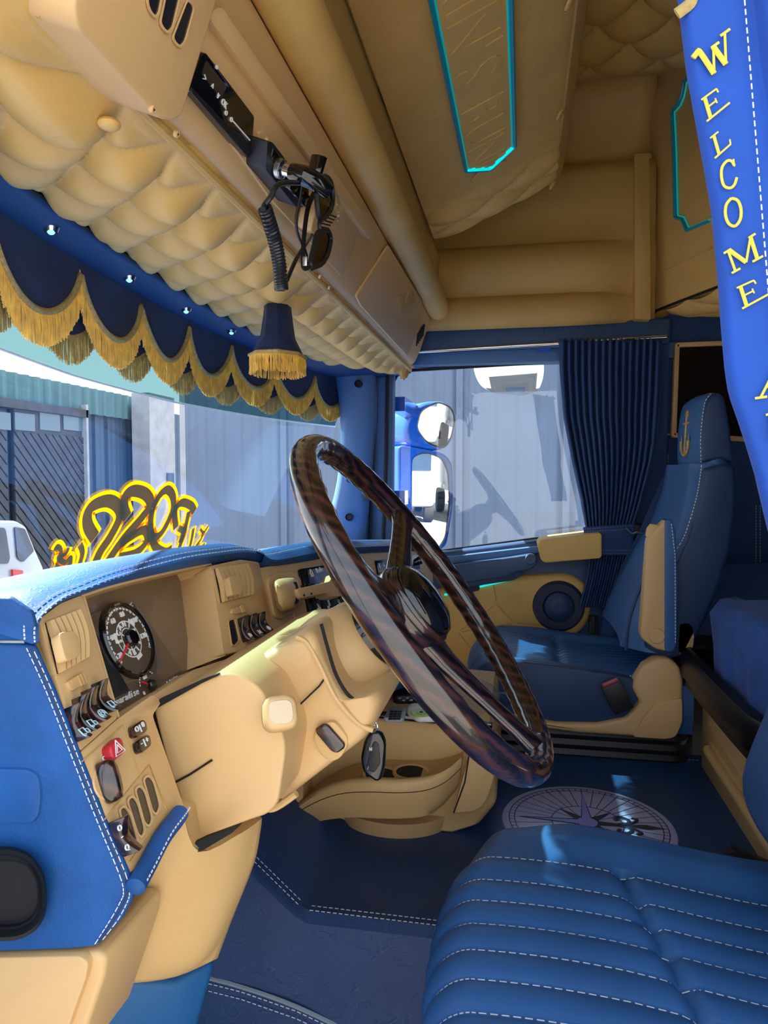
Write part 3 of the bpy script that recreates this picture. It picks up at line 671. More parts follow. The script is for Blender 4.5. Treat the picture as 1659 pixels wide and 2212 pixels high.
# tray recess running beside the control panel: raised frame round a sunk floor
def uplate(px, o, th, name, m_, par, r=.006, bev=.002, **k):
    return G().prism(rpoly(PP(px, pl=UFo(o)), r, 3), N_*-th).ob(name, m_, par, bevel=bev, **k)
top_fr = [(500, -40), (530, 0), (930, 690), (905, 690), (838, 560), (700, 365), (478, 55), (440, -40)]
uplate([(412, 60), (455, 25), (480, 58), (705, 380), (790, 470), (740, 600), (585, 430), (400, 170)], .0125, .006, 'tray_floor', 'beige_plastic', sh, .01)
uplate([(448, 34), (478, 10), (815, 505), (800, 520)], .024, .016, 'tray_lip', 'beige_plastic', sh, .01, .005)
uplate([(770, 640), (840, 530), (912, 650), (908, 700), (880, 770), (780, 660)], .014, .006, 'end_cover', 'beige_plastic', sh, .008)
# passenger end: grab recess and louvres
uplate([(858, 640), (868, 636), (876, 655), (884, 628), (892, 624), (898, 650), (868, 688), (862, 668)], .0155, .004, 'vent_recess', 'beige_side', sh, .002, .001)
for k in range(5):
    u = 902+k*3.3; v = 737-k*5
    uplate([(u-2, v+10), (u+2, v-16), (u+3.4, v-16), (u-.6, v+11)], .0125, .004, 'louvre_slot', 'dark_gap', sh, .0005, 0)
# ---- black night-heater control panel
cp = thing('heater_panel', 'black glass control panel with small white symbols in overhead console', 'control panel', P(480, 240, pl=UFP))
px = [(444, 112), (550, 252), (543, 338), (534, 342), (414, 200), (414, 190)]
uplate(px, .019, .03, 'glass', 'black_gloss', cp, .004, .0015)
uplate([(446, 130), (490, 188), (478, 214), (436, 160)], .0195, .001, 'display', 'screen_grey', cp, .002, 0)
uplate([(414, 188), (540, 322), (536, 340), (414, 200)], .0215, .003, 'lower_rib', 'black_matte', cp, .003, .001)
r_, u_, n_ = plane_axes(N_); 
g = G()
R2 = V((1, 0, 0)); 
for s_, u, v, z in (('>', 440, 176, .010), ('^', 456, 195, .010), ('v', 470, 212, .010), ('OK', 483, 230, .009), ('o', 487, 249, .011), ('o', 498, 263, .011), ('o', 467, 149, .008)):
    text(g, s_, P(u, v, pl=UFo(.0198)), R2, E_, z)
g.prism(PP([(502, 262), (504, 260), (541, 302), (540, 305)], pl=UFo(.0200)), N_*-.0006)
g.ob('symbols', 'print_white', cp)
# ---- CB radio in its slot
cb = thing('cb_radio', 'black CB radio on a tan face plate in overhead console', 'radio', P(640, 400, pl=UFP))
uplate([(560, 285), (571, 280), (702, 440), (700, 458), (688, 462), (560, 360)], .0165, .004, 'face_plate', 'beige_plastic', cb, .004, .0012)
uplate([(560, 352), (640, 440), (684, 465), (676, 470), (560, 368)], .0125, .003, 'slot_gap', 'dark_gap', cb, .003, 0)
uplate([(578, 304), (590, 308), (668, 412), (664, 448), (640, 448), (575, 368)], .040, .03, 'body', 'black_matte', cb, .004, .003)
uplate([(592, 318), (660, 410), (654, 430), (586, 340)], .0415, .004, 'panel', 'black_gloss', cb, .003, .001)
for u, v in ((624, 398), (636, 412), (648, 426)):
    c = P(u, v, pl=UFo(.041)); G().prism(rpoly([c+R2*a+E_*b for a, b in ((-.013, -.008), (.013, -.008), (.013, .008), (-.013, .008))], .003, 3), N_*.009).ob('push_button', 'black_gloss', cb, bevel=.002)
for u, v in ((575, 302), (571, 360), (694, 440)):
    G().ball(P(u, v, pl=UFo(.017)), .0035, 6).ob('screw', 'beige_plastic', cb)
c = P(598, 362, pl=UFo(.042)); ax = (N_+V((-.15, 0, .0))).normalized()
G().lathe([(.010, 0), (.011, .003), (.011, .010), (.009, .011), (.0075, .012), (.0075, .026), (.0005, .026)], c, ax, 24).ob('antenna_socket', 'chrome', cb)
G().lathe([(.0105, .002), (.0118, .003), (.0118, .009), (.0105, .010)], c, ax, 24).ob('knurled_ring', 'steel', cb)
# taped plug on the aerial socket
tpz = thing('taped_plug', 'aerial plug wrapped in black tape on the CB radio', 'plug', c)
pe = c+ax*.022
G().tube([pe, pe+ax*.018, pe+ax*.034+V((.012, 0, 0)), pe+ax*.045+V((.026, 0, -.002))], [.0105, .0125, .012, .010], 12).ob('tape', 'black_gloss', tpz)
G().tube([pe+ax*.030+V((.008, 0, .006)), pe+ax*.036+V((.012, 0, .032))], [.010, .011], 8, flat=.5).ob('tape_flag', 'black_gloss', tpz, bevel=.001)
G().tube(spline([pe+ax*.04+V((.02, 0, .004)), pe+ax*.05+V((.05, 0, .002)), pe+ax*.046+V((.072, 0, -.012)), pe+ax*.045+V((.066, 0, -.022)), pe+ax*.044+V((.02, 0, -.008))], 6), .0022, 6).ob('cable_loop', 'clear_film', tpz)
# coiled microphone lead
cc = thing('coiled_lead', 'black coiled microphone cord hanging below the overhead console', 'cord', P(600, 630, y=.30))
YC = .285
lead = spline([pe+ax*.012+V((0, 0, -.01)), P(602, 398, y=.272), P(585, 425, y=.278), P(572, 442, y=YC), P(568, 452, y=YC)], 8)
G().tube(lead, .0032, 8).ob('lead', 'cable', cc)
hang = spline(PP([(572, 450), (585, 490), (596, 530), (604, 575), (608, 625)], y=YC), 24); 
pts = []; m_ = len(hang)
turns = 25
for i in range(turns*14+1):
    s_ = i/(turns*14); s2 = 1-(1-s_)**1.25; k = s2*(m_-1); a = hang[int(k)]; b = hang[min(int(k)+1, m_-1)]; p = a.lerp(b, k-int(k)); t = (hang[min(int(k)+1, m_-1)]-hang[max(int(k)-1, 0)]).normalized()
    e1 = V((1, 0, 0))-t*t.x; e1.normalize(); e2 = t.cross(e1); an = 2*math.pi*turns*s_
    pts.append(p+e1*(.0068*math.cos(an))+e2*(.0068*math.sin(an)))
G().tube(pts, .0021, 6).ob('coil', 'cable', cc)
G().tube(spline([P(612, 625, y=YC), P(622, 600, y=YC), P(640, 560, y=.29), P(662, 525, y=.30), P(676, 505, y=.32)], 6), .0028, 8).ob('lead', 'cable', cc)
# beige hand microphone clipped in the tray
hm = thing('hand_microphone', 'tan hand microphone clipped in the overhead tray behind sunglasses', 'microphone', P(715, 460, pl=UFo(.03)))
uplate([(700, 420), (722, 412), (742, 440), (742, 458), (712, 510), (688, 512), (672, 500), (680, 460)], .040, .024, 'body', 'beige_plastic', hm, .008, .005, seg=3)
for k in range(5):
    u, v = 716-k*4, 470+k*6
    uplate([(u-9, v-10+k), (u+11, v-2), (u+10, v+1), (u-10, v-7+k)], .0408, .002, 'grille_slot', 'dark_gap', hm, .0004, 0)
# ---- sunglasses hung on the cable
sg = thing('sunglasses', 'black sunglasses hanging from the taped aerial plug', 'sunglasses', P(690, 480, y=.27))
YG = .262
def outl(px, y=YG): return [P(u, v, y=y) for u, v in px]
l1 = rpoly(outl([(682, 386), (706, 380), (718, 400), (719, 440), (708, 465), (696, 475), (688, 470), (684, 430)]), .012, 4)
l2 = rpoly(outl([(686, 500), (708, 496), (715, 515), (708, 550), (694, 572), (672, 580), (670, 570)]), .012, 4)
for q in (l1, l2):
    G().prism(q, (0, .003, 0)).ob('lens', 'lens_glass', sg)
    G().tube(q+[q[0]], .0036, 6).ob('rim', 'black_matte', sg)
G().tube(spline(outl([(692, 472), (690, 485), (691, 499)]), 4), .003, 6).ob('bridge', 'black_matte', sg)
G().tube(spline([P(681, 388, y=YG), P(670, 372, y=YG+.005), P(656, 385, y=YG+.012), P(648, 430, y=YG+.02), P(640, 470, y=YG+.028), P(643, 505, y=YG+.03), P(656, 535, y=YG+.03), P(662, 552, y=YG+.03)], 6), [.0032]*36+[.004]*7, 8, flat=.6).ob('temple', 'black_matte', sg)
G().tube(spline([P(668, 577, y=YG), P(656, 580, y=YG+.004), P(655, 540, y=YG+.014), P(660, 480, y=YG+.02), P(668, 440, y=YG+.022), P(684, 408, y=YG+.022), P(695, 396, y=YG+.022)], 6), .0034, 8, flat=.6).ob('temple', 'black_matte', sg)
G().obox(P(659, 565, y=YG+.002), (.004, 0, 0), (0, .006, 0), (0, 0, .012)).ob('hinge', 'steel', sg, bevel=.001)
# ---- leather roll along the front edge of the shelf
rl = thing('padded_roll', 'long tan leather bolster roll along top of the overhead console', 'bolster', (1.2, .263, 1.24))
g = G(); path = [V((x, .263, 1.240)) for x in (.2, .5, .9, 1.3, 1.7, 2.0, 2.04, 2.06, 2.068)]
g.tube(path, [.037]*6+[.034, .026, .010], 26); g.ob('roll', 'beige_leather', rl, angle=80)
# ---- back board over the shelf and padded roof panel
rb = thing('roof_panel', 'large padded tan roof panel with lit inset and embossed lettering', 'panel', (1.2, .1, 1.5))
g = G().loft([[V((x, .315, 1.20)), V((x, .268, 1.30)), V((x, .262, 1.41)), V((x, .32, 1.42))] for x in (.2, 1.2, 2.13)], closed=True); g.ob('back_board', 'beige_side', rb)
RA, RB = V((0, .256, 1.403)), V((0, -.092, 1.557))
RD = (RB-RA); RL = RD.length; RDn = RD.normalized(); RN = V((0, RDn.z, -RDn.y)); RN = RN if RN.z < 0 else -RN
RP = (RA, RN)
XR = 1.965
def rpan(i, j):
    x = .20+(XR-.20)*i; t = j
    e = sstep(1.72, XR, x); cr = .024*math.sin(math.pi*min(1, max(0, t)))**.7
    # leather panel runs out to a rounded, buttoned end
    k = sstep(1.58, 1.68, x)*sstep(XR+.02, 1.86, x)
    cr += k*.024*tuft(x/.14, t*1.55+.2, .5)
    tt = t
    p = RA+RD*tt+RN*cr*(1-e*.7); p.x = x
    p.z += .05*e**3; return p
G().grid(rpan, 220, 40).ob('padded_skin', 'beige_leather', rb, angle=80)
# inset lit panel
ipx = [(905, -120), (930, 0), (1006, 369), (1054, 366), (1064, 361), (1112, 316), (1104, 0), (1100, -120)]
ip = PP(ipx, pl=(RA+RN*.034, RN))
ip[0].x = ip[7].x = .42
G().prism([p for p in ip], RN*-.025).ob('inset_board', 'beige_leather', rb)
g = G(); n = len(ip)
cI = sum(ip, V())/n
for i in range(1, 7):
    a, b = ip[i-1], ip[i]
G().tube([p+RN*.001 for p in ip[0:8]], .0045, 6).ob('dark_piping', 'teal_edge', rb)
inn = [p.lerp(V((min(p.x, 1.60), .083, 0)+V((0, 0, 0)) if False else (p.x, p.y, p.z)), 0) for p in ip]
def inset(pts, d):
    out = []
    for i in range(len(pts)):
        p = pts[i]; a = (pts[i-1]-p).normalized() if i else None; b = (pts[(i+1)]-p).normalized() if i < len(pts)-1 else None
        if a is None or b is None:
            t = b if a is None else -a; out.append(p+RN.cross(t).normalized()*d*(1 if True else 1))
        else:
            t = (b-a).normalized(); nn = RN.cross(t).normalized(); k = d/max(.3, math.cos(0.5*(math.pi-a.angle(b)))); out.append(p+nn*k)
    return out
sg_ = 1
cand = inset(ip, .008)
if (cand[2]-cI).length > (ip[2]-cI).length: sg_ = -1
in1 = inset(ip, sg_*.006)
G().tube([p+RN*.0012 for p in in1[2:6]], .0050, 6).ob('light_strip', 'teal_led', rb)
for seg in (in1[0:3], in1[5:8]): G().tube([p+RN*-.0008 for p in seg], .0026, 6).ob('side_light_strip', 'teal_dim', rb)
for p in in1: p.z += 0
# embossed lettering
g = G(); o_ = P(1062, 345, pl=(RA+RN*.035, RN)); st = V((-1, 0, 0))
chars = "CAPTAIN'S BUNK"; wds = {"'": .035, ' ': .05, 'I': .045}
x = 1.525; yb_ = None
for ch in reversed(chars):
    w_ = wds.get(ch, .092); x -= w_
    if ch != ' ':
        c = V((x+w_/2, 0, 0)); base = RA+RD*.345+RN*.0345; c.y, c.z = base.y, base.z
        text(g, ch, c, V((1, 0, 0)), RDn, .135, .0018)
g.ob('embossed_lettering', 'beige_leather', rb, bevel=.0008)
# rear lip with cover buttons
LB = V((0, -.122, 1.600))
g = G(); rings = []
for x in (.2, .8, 1.4, 1.85, 1.93, 1.96):
    k = .02*sstep(1.85, 1.96, x)
    rings.append([V((x, RB.y+.012, RB.z-.002+k)), V((x, RB.y-.006, RB.z+.004+k)), V((x, LB.y+.004, LB.z-.006+k)), V((x, LB.y, LB.z+.01+k)), V((x, LB.y, 1.99)), V((x, RB.y+.05, 1.99))])
g.loft(rings); g.ob('rear_lip', 'beige_side', rb, angle=40)
ln = V((0, -(LB-RB).z, (LB-RB).y)).normalized(); ln = ln if ln.y < 0 else -ln
for (u, v) in ((1233, 8), (1212, 248), (1195, 401)):
    G().lathe([(.0005, .002), (.010, .0018), (.013, .0), (.0135, -.004)], P(u, v, pl=((RB+LB)/2+ln*.003, ln)), ln, 18, 1.0, 1.0).ob('cover_button', 'beige_leather', rb)
# ceiling lamp
c = P(1378, 72, z=1.945)
lp = thing('ceiling_lamp', 'small round ceiling lamp set in the buttoned headlining', 'lamp', c)
G().lathe([(.0005, .0), (.030, .0), (.030, -.006), (.034, -.006), (.038, .0), (.038, .03), (.0005, .03)], c, (0, 0, 1), 28).ob('bezel', 'black_gloss', lp)
G().lathe([(.0005, -.010), (.018, -.008), (.029, -.003), (.029, .002), (.0005, .002)], c, (0, 0, 1), 24).ob('lens', 'white_plastic', lp)
# ---- angled rear cabinet with framed lit panel
CPt, CD = V((2.13, -.43, 0)), V((-.33, -.123, 0)).normalized(); CN = V((-CD.y, CD.x, 0)); CN = CN if CN.y > 0 else -CN
CPL = (CPt, CN)
rc = thing('rear_cabinet', 'tan angled sleeper cabinet with lit frame and dark piping', 'cabinet', (2.0, -.5, 1.2))
G().prism(PP([(1405, 60), (1700, -120), (1700, 565), (1560, 617), (1421, 670), (1408, 690)], pl=CPL), CN*-.05).ob('front', 'beige_side', rc, bevel=.006)
G().tube(spline(PP([(1409, 690), (1414, 676), (1430, 666), (1560, 616), (1640, 585)], pl=(CPt+CN*.002, CN)), 6), .0042, 8).ob('piping', 'black_rubber', rc)
def und(i, j):
    a = P(1412+(1640-1412)*i, 676+(585-676)*i, pl=CPL); k = tuft(i*3.2, j*1.5, .5)*(.2+.8*sstep(0, .3, i))
    return a+V((0, -.22*j, -.028*math.sin(math.pi*.5*min(1, j*3))-.012*k+.02*(1-sstep(0, .12, i))))-CN*(.0+.02*j)
G().grid(und, 60, 40).ob('underside', 'beige_leather', rc, angle=80)
fr = [(1530, 135), (1478, 175), (1472, 205), (1464, 225), (1451, 240), (1455, 330), (1458, 470), (1472, 474), (1483, 498), (1530, 478)]
f3 = PP(fr, pl=(CPt+CN*.004, CN)); f4 = PP([(u+6, v+(3 if v < 300 else -5)) for u, v in fr], pl=(CPt+CN*.004, CN))
G().tube(f3, .005, 6).ob('frame', 'teal_edge', rc); G().tube(f4, .0026, 6).ob('light_strip', 'teal_dim', rc)
G().prism(PP([(1434, 578), (1535, 532), (1535, 538), (1438, 583)], pl=(CPt+CN*.003, CN)), CN*-.01).ob('groove', 'beige_side', rc)
# ---- blue fringed shade hanging from the header
yS = .45
hsd = thing('hanging_shade', 'navy velvet shade with gold fringe hanging under the tufted header', 'shade', P(600, 690, y=yS))
bot = P(600, 770, y=yS); top = P(600, 690, y=yS); sw = .059; st_ = .034; ax = (top-bot)
def shade_ring(k, r, zoff=0, n=8): 
    return [bot+ax*k+V((r*math.cos(2*math.pi*(i+.5)/n), r*.8*math.sin(2*math.pi*(i+.5)/n), zoff)) for i in range(n)]
g = G().loft([shade_ring(1.35, st_*.9), shade_ring(1.0, st_*1.0), shade_ring(.5, st_*1.18), shade_ring(0.0, sw*1.04)], cap=False); g.ob('cloth', 'navy_velvet', hsd, solid=.002, angle=20)
rg = shade_ring(0, sw*1.07); G().tube(rg, .004, 6, loop=True).ob('braid', 'gold_braid', hsd)
g = G(); n = 8; fl = (P(600, 812, y=yS)-bot).length
for i in range(n):
    a, b = rg[i], rg[(i+1) % n]; m_ = int((b-a).length/.0018)
    for k in range(m_):
        p = a.lerp(b, (k+random.random()*.5)/m_); q = p+V((random.uniform(-.002, .002), random.uniform(-.002, .002), -fl*random.uniform(.85, 1.0))); g.tube([p, p.lerp(q, .5)+V((0, random.uniform(-.002, .002), 0)), q], .0011, 4)
g.ob('fringe', 'gold_fringe', hsd, kind='stuff', smooth=False)
# ================================================================== DASHBOARD
DR, DU, DN = plane_axes(DFP[1])            # right, up, out of the driver-side dash face
db = thing('dashboard', 'tan driver-side dashboard with blue stitched leather edges', 'dashboard', (.7, .45, .3))
def dplate(px, o, th, name, m_, par, r=.004, bev=.0015, **k):
    return G().prism(rpoly(PP(px, pl=DFo(o)), r, 3), DN*-th).ob(name, m_, par, bevel=bev, **k)
# --- faces
dplate([(84, 1338), (130, 1303), (179, 1284), (255, 1550), (172, 1624), (140, 1532)], 0, .006, 'vent_panel', 'beige_plastic', db)
dplate([(172, 1626), (255, 1552), (330, 1500), (350, 1515), (330, 1545), (398, 1742), (300, 1870), (276, 1890)], 0, .006, 'switch_panel', 'beige_plastic', db)
dplate([(250, 1553), (420, 1446), (500, 1420), (600, 1402), (600, 1425), (500, 1445), (430, 1470), (335, 1525), (262, 1565)], -.006, .05, 'lower_rail', 'beige_plastic', db, .003)
# right-hand module carrying the second vent
mod = [(455, 1222), (520, 1208), (560, 1214), (576, 1300), (594, 1392), (484, 1414)]
dplate(mod, .004, .05, 'centre_module', 'beige_plastic', db, .006, .003)
# instrument recess: side wall, floor and hood underside
dplate([(150, 1270), (400, 1220), (425, 1450), (240, 1572)], -.045, .01, 'recess_back', 'cluster_tan', db, .003)
a = PP([(388, 1236), (412, 1300), (411, 1445)], pl=DFo(-.040)); b = PP([(458, 1222), (475, 1330), (487, 1416)], pl=DFo(.002))
g = G().loft([[p, p+DN*-.02] for p in spline(a, 4)][:0] or [[p, q, q+DN*-.02, p+DN*-.02] for p, q in zip(spline(a, 5), spline(b, 5))]); g.ob('recess_wall', 'beige_plastic', db, angle=60)
a = PP([(178, 1290), (260, 1264), (390, 1234), (458, 1220)], pl=DFo(.0)); b = PP([(178, 1298), (260, 1272), (390, 1240), (458, 1228)], pl=DFo(-.05))
g = G().loft([[p, q, q+DU*.012, p+DU*.006] for p, q in zip(spline(a, 4), spline(b, 4))]); g.ob('hood_lining', 'beige_plastic', db)
a = PP([(179, 1286), (255, 1550)], pl=DFo(-.002)); g = G().prism([a[0], a[1], a[1]+DN*-.05, a[0]+DN*-.05], DR*.003); g.ob('recess_cheek', 'beige_plastic', db)
# --- air vents: frame, slats, thumb tab
def vent(quad, o, nsl, tabq, name='air_vent'):
    q = PP(quad, pl=DFo(o)); v_ = G().prism(rpoly(PP(quad, pl=DFo(o+.0008)), .004, 3), DN*-.02).ob(name, 'beige_grain', db, bevel=.001)
    dk = [p.lerp(sum(q, V())/4, .06)+DN*.0015 for p in q]; G().prism(dk, DN*-.001).ob('dark_throat', 'dark_gap', v_)
    for i in range(nsl):
        t0, t1 = (i+.12)/nsl, (i+.66)/nsl
        top0, top1 = dk[0].lerp(dk[1], t0), dk[0].lerp(dk[1], t1); b0, b1 = dk[3].lerp(dk[2], t0), dk[3].lerp(dk[2], t1)
        g = G(); n = 6; rings = []
        for k in range(n+1):
            s_ = k/n; bow = .004*math.sin(math.pi*s_); p0, p1 = top0.lerp(b0, s_), top1.lerp(b1, s_)
            rings.append([p0+DN*(.004+bow), p1+DN*(.0055+bow), p1+DN*(.0+bow*.5), p0+DN*(-.001+bow*.5)])
        g.loft(rings); g.ob('slat', 'beige_plastic', v_, angle=50)
    G().prism(rpoly(PP(tabq, pl=DFo(o+.019)), .006, 3), DN*-.010).ob('thumb_tab', 'beige_plastic', v_, bevel=.003, seg=3)
vent([(92, 1344), (166, 1316), (186, 1424), (120, 1462)], .0, 6, [(126, 1366), (160, 1362), (170, 1375), (176, 1408), (168, 1420), (142, 1430)])
vent([(458, 1228), (532, 1217), (545, 1288), (474, 1306)], .004, 7, [(494, 1244), (516, 1243), (524, 1254), (526, 1275), (520, 1283), (502, 1286)])
# thumb wheels under the vents
for px, o in (([(146, 1472), (178, 1452), (184, 1462), (186, 1474), (158, 1492), (150, 1484)], .003), ([(502, 1314), (530, 1306), (536, 1312), (534, 1322), (508, 1326), (502, 1322)], .008)):
    w_ = dplate(px, o, .006, 'thumb_wheel', 'beige_plastic', db, .004, .002)
    c = sum(PP(px, pl=DFo(o)), V())/len(px)
    for k in (-1, 0, 1): G().obox(c+DR*(k*.004+.006)+DN*.001, DR*.0012, DU*.010, DN*.0015).ob('grip_rib', 'beige_grain', w_)
# --- rocker switches (glossy burl caps)
def rocker(q, o, name='rocker_switch', m_='burl_wood', sym=None, smat='print_teal', size=.012, bow=.010):
    """q: pixel corners TL TR BR BL on the dash face; the cap is a concave rocker"""
    p = PP(q, pl=DFo(o)); n = 8; rings = []
    for k in range(n+1):
        s_ = k/n; l_, r_ = p[0].lerp(p[3], s_), p[1].lerp(p[2], s_); h = .004+bow*(abs(2*s_-1)**1.6); kk = .12*(2*s_-1)**4
        l2, r2 = l_.lerp(r_, kk), r_.lerp(l_, kk)
        rings.append([l2-DN*.004, l2+DN*h*.75, l2.lerp(r2, .12)+DN*h, l2.lerp(r2, .88)+DN*h, r2+DN*h*.75, r2-DN*.004])
    o_ = G().loft(rings).ob(name, m_, db, bevel=.0008, angle=50)
    if sym:
        g = G(); c = p[0].lerp(p[3], .80).lerp(p[1].lerp(p[2], .80), .5)+DN*(.0045+bow*(.6**1.6)); 
        vdir = (p[0]-p[3]).normalized(); rdir = (p[1]-p[0]).normalized(); nd = (vdir*1.0+DN*-.0).normalized()
        up_ = (vdir-DN*.55).normalized()
        sym(g, c-up_*size*.3, rdir, up_, size); g.ob('symbol', smat, o_)
    return o_
def ln(g, c, r, u, pts, w=.0007, s=1.0):
    r, u = r.normalized(), u.normalized()
    g.tube([c+r*(x*s)+u*(y*s) for x, y in pts], w, 4)
def sym_truck(g, c, r, u, s):
    ln(g, c, r, u, [(-.5, 0), (-.5, .7), (.1, .7), (.1, 0), (-.5, 0)], .0007, s); ln(g, c, r, u, [(.1, .45), (.45, .4), (.5, .1), (.5, 0), (.1, 0)], .0007, s)
    for x in (-.3, .3): ln(g, c, r, u, [(x+.13*math.cos(a), -.05+.13*math.sin(a)) for a in [i*math.pi/4 for i in range(9)]], .0006, s)
def sym_wheel(g, c, r, u, s):
    for R in (.5, .22): ln(g, c, r, u, [(R*math.cos(a), .3+R*math.sin(a)) for a in [i*math.pi/6 for i in range(13)]], .0007, s)
    for a in range(6): ln(g, c, r, u, [(.22*math.cos(a), .3+.22*math.sin(a)), (.5*math.cos(a), .3+.5*math.sin(a))], .0006, s)
def sym_fuel(g, c, r, u, s):
    ln(g, c, r, u, [(-.4, -.1), (-.4, .7), (.1, .7), (.1, -.1), (-.5, -.1)], .0007, s); ln(g, c, r, u, [(-.3, .4), (0, .4)], .0007, s); ln(g, c, r, u, [(.1, .5), (.35, .4), (.35, 0), (.2, .1)], .0006, s)
def sym_lamp(g, c, r, u, s):
    ln(g, c, r, u, [(.3*math.cos(a), .3+.3*math.sin(a)) for a in [i*math.pi/6 for i in range(13)]], .0007, s)
    for a in (-.6, 0, .6): ln(g, c, r, u, [(-.38, .3+a*.4), (-.62, .3+a*.7)], .0006, s); ln(g, c, r, u, [(.38, .3+a*.4), (.62, .3+a*.7)], .0006, s)
rk = [((198, 1478), (212, 1474), (243, 1532), (222, 1548)), ((176, 1494), (190, 1490), (219, 1556), (200, 1570)), ((156, 1510), (170, 1506), (196, 1578), (178, 1590)), ((142, 1530), (150, 1526), (175, 1596), (164, 1606))]
for q, sm in zip(rk, (sym_truck, sym_wheel, sym_truck, sym_truck)): rocker(q, .002, sym=sm, size=.0095)
for q, sm in zip(((( 514, 1336), (526, 1332), (540, 1384), (526, 1388)), ((532, 1332), (545, 1328), (562, 1376), (546, 1381)), ((551, 1328), (563, 1324), (582, 1366), (566, 1372))), (sym_fuel, sym_lamp, sym_wheel)): rocker(q, .006, sym=sm, size=.008, smat='print_white', bow=.007)
def slot(px, o, r=.005): 
    q = rpoly(PP(px, pl=DFo(o)), r, 3); s_ = G().prism(q, DN*-.008).ob('blank_slot', 'smoke_glass', db); ring_strip(q, 0, -.002, DN*.0015).ob('slot_rim', 'beige_plastic', s_)
slot([(492, 1342), (506, 1338), (516, 1382), (506, 1394), (500, 1394)], .0045)
for px in ([(309, 1684), (320, 1678), (330, 1688), (344, 1740), (335, 1758), (328, 1752)], [(291, 1706), (302, 1700), (312, 1712), (327, 1768), (320, 1784), (311, 1778)], [(274, 1730), (286, 1722), (296, 1736), (311, 1792), (303, 1808), (296, 1800)], [(257, 1750), (268, 1744), (280, 1760), (296, 1818), (286, 1838), (278, 1830)]): slot(px, .001)
# engine-start rocker, hazard, small keys, light knob
rocker(((240, 1776), (258, 1764), (289, 1834), (272, 1852)), .006, m_='burl_wood', bow=.008)
g = G(); text(g, 'O', P(261, 1794, pl=DFo(.0130)), DR, DU, .0070); text(g, '-', P(266, 1812, pl=DFo(.0125)), DR, DU, .008); text(g, 'Q', P(277, 1836, pl=DFo(.0150)), DR, DU, .0070); g.ob('start_marks', 'print_white', db)
dplate([(238, 1610), (258, 1590), (266, 1596), (271, 1618), (268, 1628), (250, 1642), (244, 1636)], .010, .012, 'hazard_button', 'red_plastic', db, .004, .003, seg=3)
g = G(); c = P(257, 1618, pl=DFo(.0108))
for R_ in (.0085, .0045): ln(g, c, DR, DU, [(R_*math.cos(a), R_*math.sin(a)) for a in (math.pi/2, math.pi*7/6, math.pi*11/6, math.pi/2)], .0006, 1)
g.ob('hazard_symbol', 'print_white', db)
for px in ([(288, 1568), (308, 1554), (316, 1558), (319, 1574), (316, 1580), (299, 1592), (292, 1588)], [(298, 1602), (318, 1586), (325, 1590), (328, 1606), (325, 1612), (308, 1626), (302, 1620)]): dplate(px, .007, .01, 'menu_key', 'burl_wood', db, .003, .0015)
g = G()
for s_, u, v, z in (('O', 298, 1580, .0075), ('0', 311, 1570, .0075), ('-', 308, 1610, .008), ('+', 320, 1603, .008), ('|', 305, 1577, .008), ('|', 314, 1608, .008)): text(g, s_, P(u, v, pl=DFo(.0076)), DR, DU, z)
g.ob('key_marks', 'print_white', db)
kc_ = P(228, 1690, pl=DFo(.002))
kn = G().lathe([(.0005, .0), (.014, .0), (.015, -.002), (.015, -.006)], kc_, DN, 28).ob('light_switch', 'beige_plastic', db)
kd = (P(240, 1730, pl=DFo(0))-P(216, 1650, pl=DFo(0))).normalized(); ks = DN.cross(kd)
rings = []
for t, w_, h in ((-.0180, .004, .006), (-.0162, .0066, .012), (-.0095, .0082, .014), (0, .0086, .014), (.0095, .0082, .013), (.0162, .0062, .011), (.0182, .003, .006)):
    c = kc_+kd*t; rings.append([c-ks*w_, c-ks*w_*.9+DN*h*.6, c-ks*w_*.45+DN*h, c+ks*w_*.35+DN*h, c+ks*w_*.9+DN*h*.6, c+ks*w_])
G().loft(rings).ob('knob', 'burl_wood', kn, angle=60)
g = G(); sym_lamp(g, P(245, 1706, pl=DFo(.010)), DR, DU, .005); g.ob('knob_symbol', 'print_white', kn)
g = G(); text(g, 'o', P(227, 1643, pl=DFo(.0015)), DR, DU, .009); g.ob('off_mark', 'print_white', db)
# seams of the switch panel
g = G()
for pts in ([(176, 1646), (266, 1566), (304, 1682)], [(226, 1770), (323, 1652), (362, 1752), (280, 1862)]): g.tube(PP(pts, pl=DFo(.0006)), .0007, 4)
g.ob('panel_seam', 'beige_side', db)
# --- instrument cluster
ic = dplate([(186, 1330), (270, 1302), (292, 1303), (300, 1310), (394, 1448), (390, 1462), (258, 1546), (252, 1540)], -.032, .01, 'instrument_cluster', 'cluster_brown', db, .004)
dplate([(190, 1338), (274, 1480), (281, 1494), (236, 1512)], -.0312, .001, 'display', 'screen_grey', ic, .002, 0)
GPL = DFo(-.030); gc = P(277, 1381, pl=GPL); gr = .0415
G().lathe([(gr*.93, .0), (gr*.95, .003), (gr, .004), (gr*1.06, .002), (gr*1.08, -.002)], gc, DN, 48).ob('gauge_bezel', 'black_gloss', ic)
G().lathe([(.0005, .0), (gr*.95, .0), (gr*.95, -.002), (.0005, -.002)], gc+DN*.0006, DN, 40).ob('gauge_face', 'cluster_brown', ic)
g = G()
def pol(R_, deg, o=.0012): a = math.radians(deg); return gc+DR*(R_*math.cos(a))+DU*(R_*math.sin(a))+DN*o
def arc(g, R_, d0, d1, w, n=20): 
    for i in range(n):
        a, b = d0+(d1-d0)*i/n, d0+(d1-d0)*(i+.72)/n; g.add([pol(R_-w, a), pol(R_+w, a), pol(R_+w, b), pol(R_-w, b)], [[0, 1, 2, 3]])
arc(g, gr*.86, 215, -30, .0011, 26)
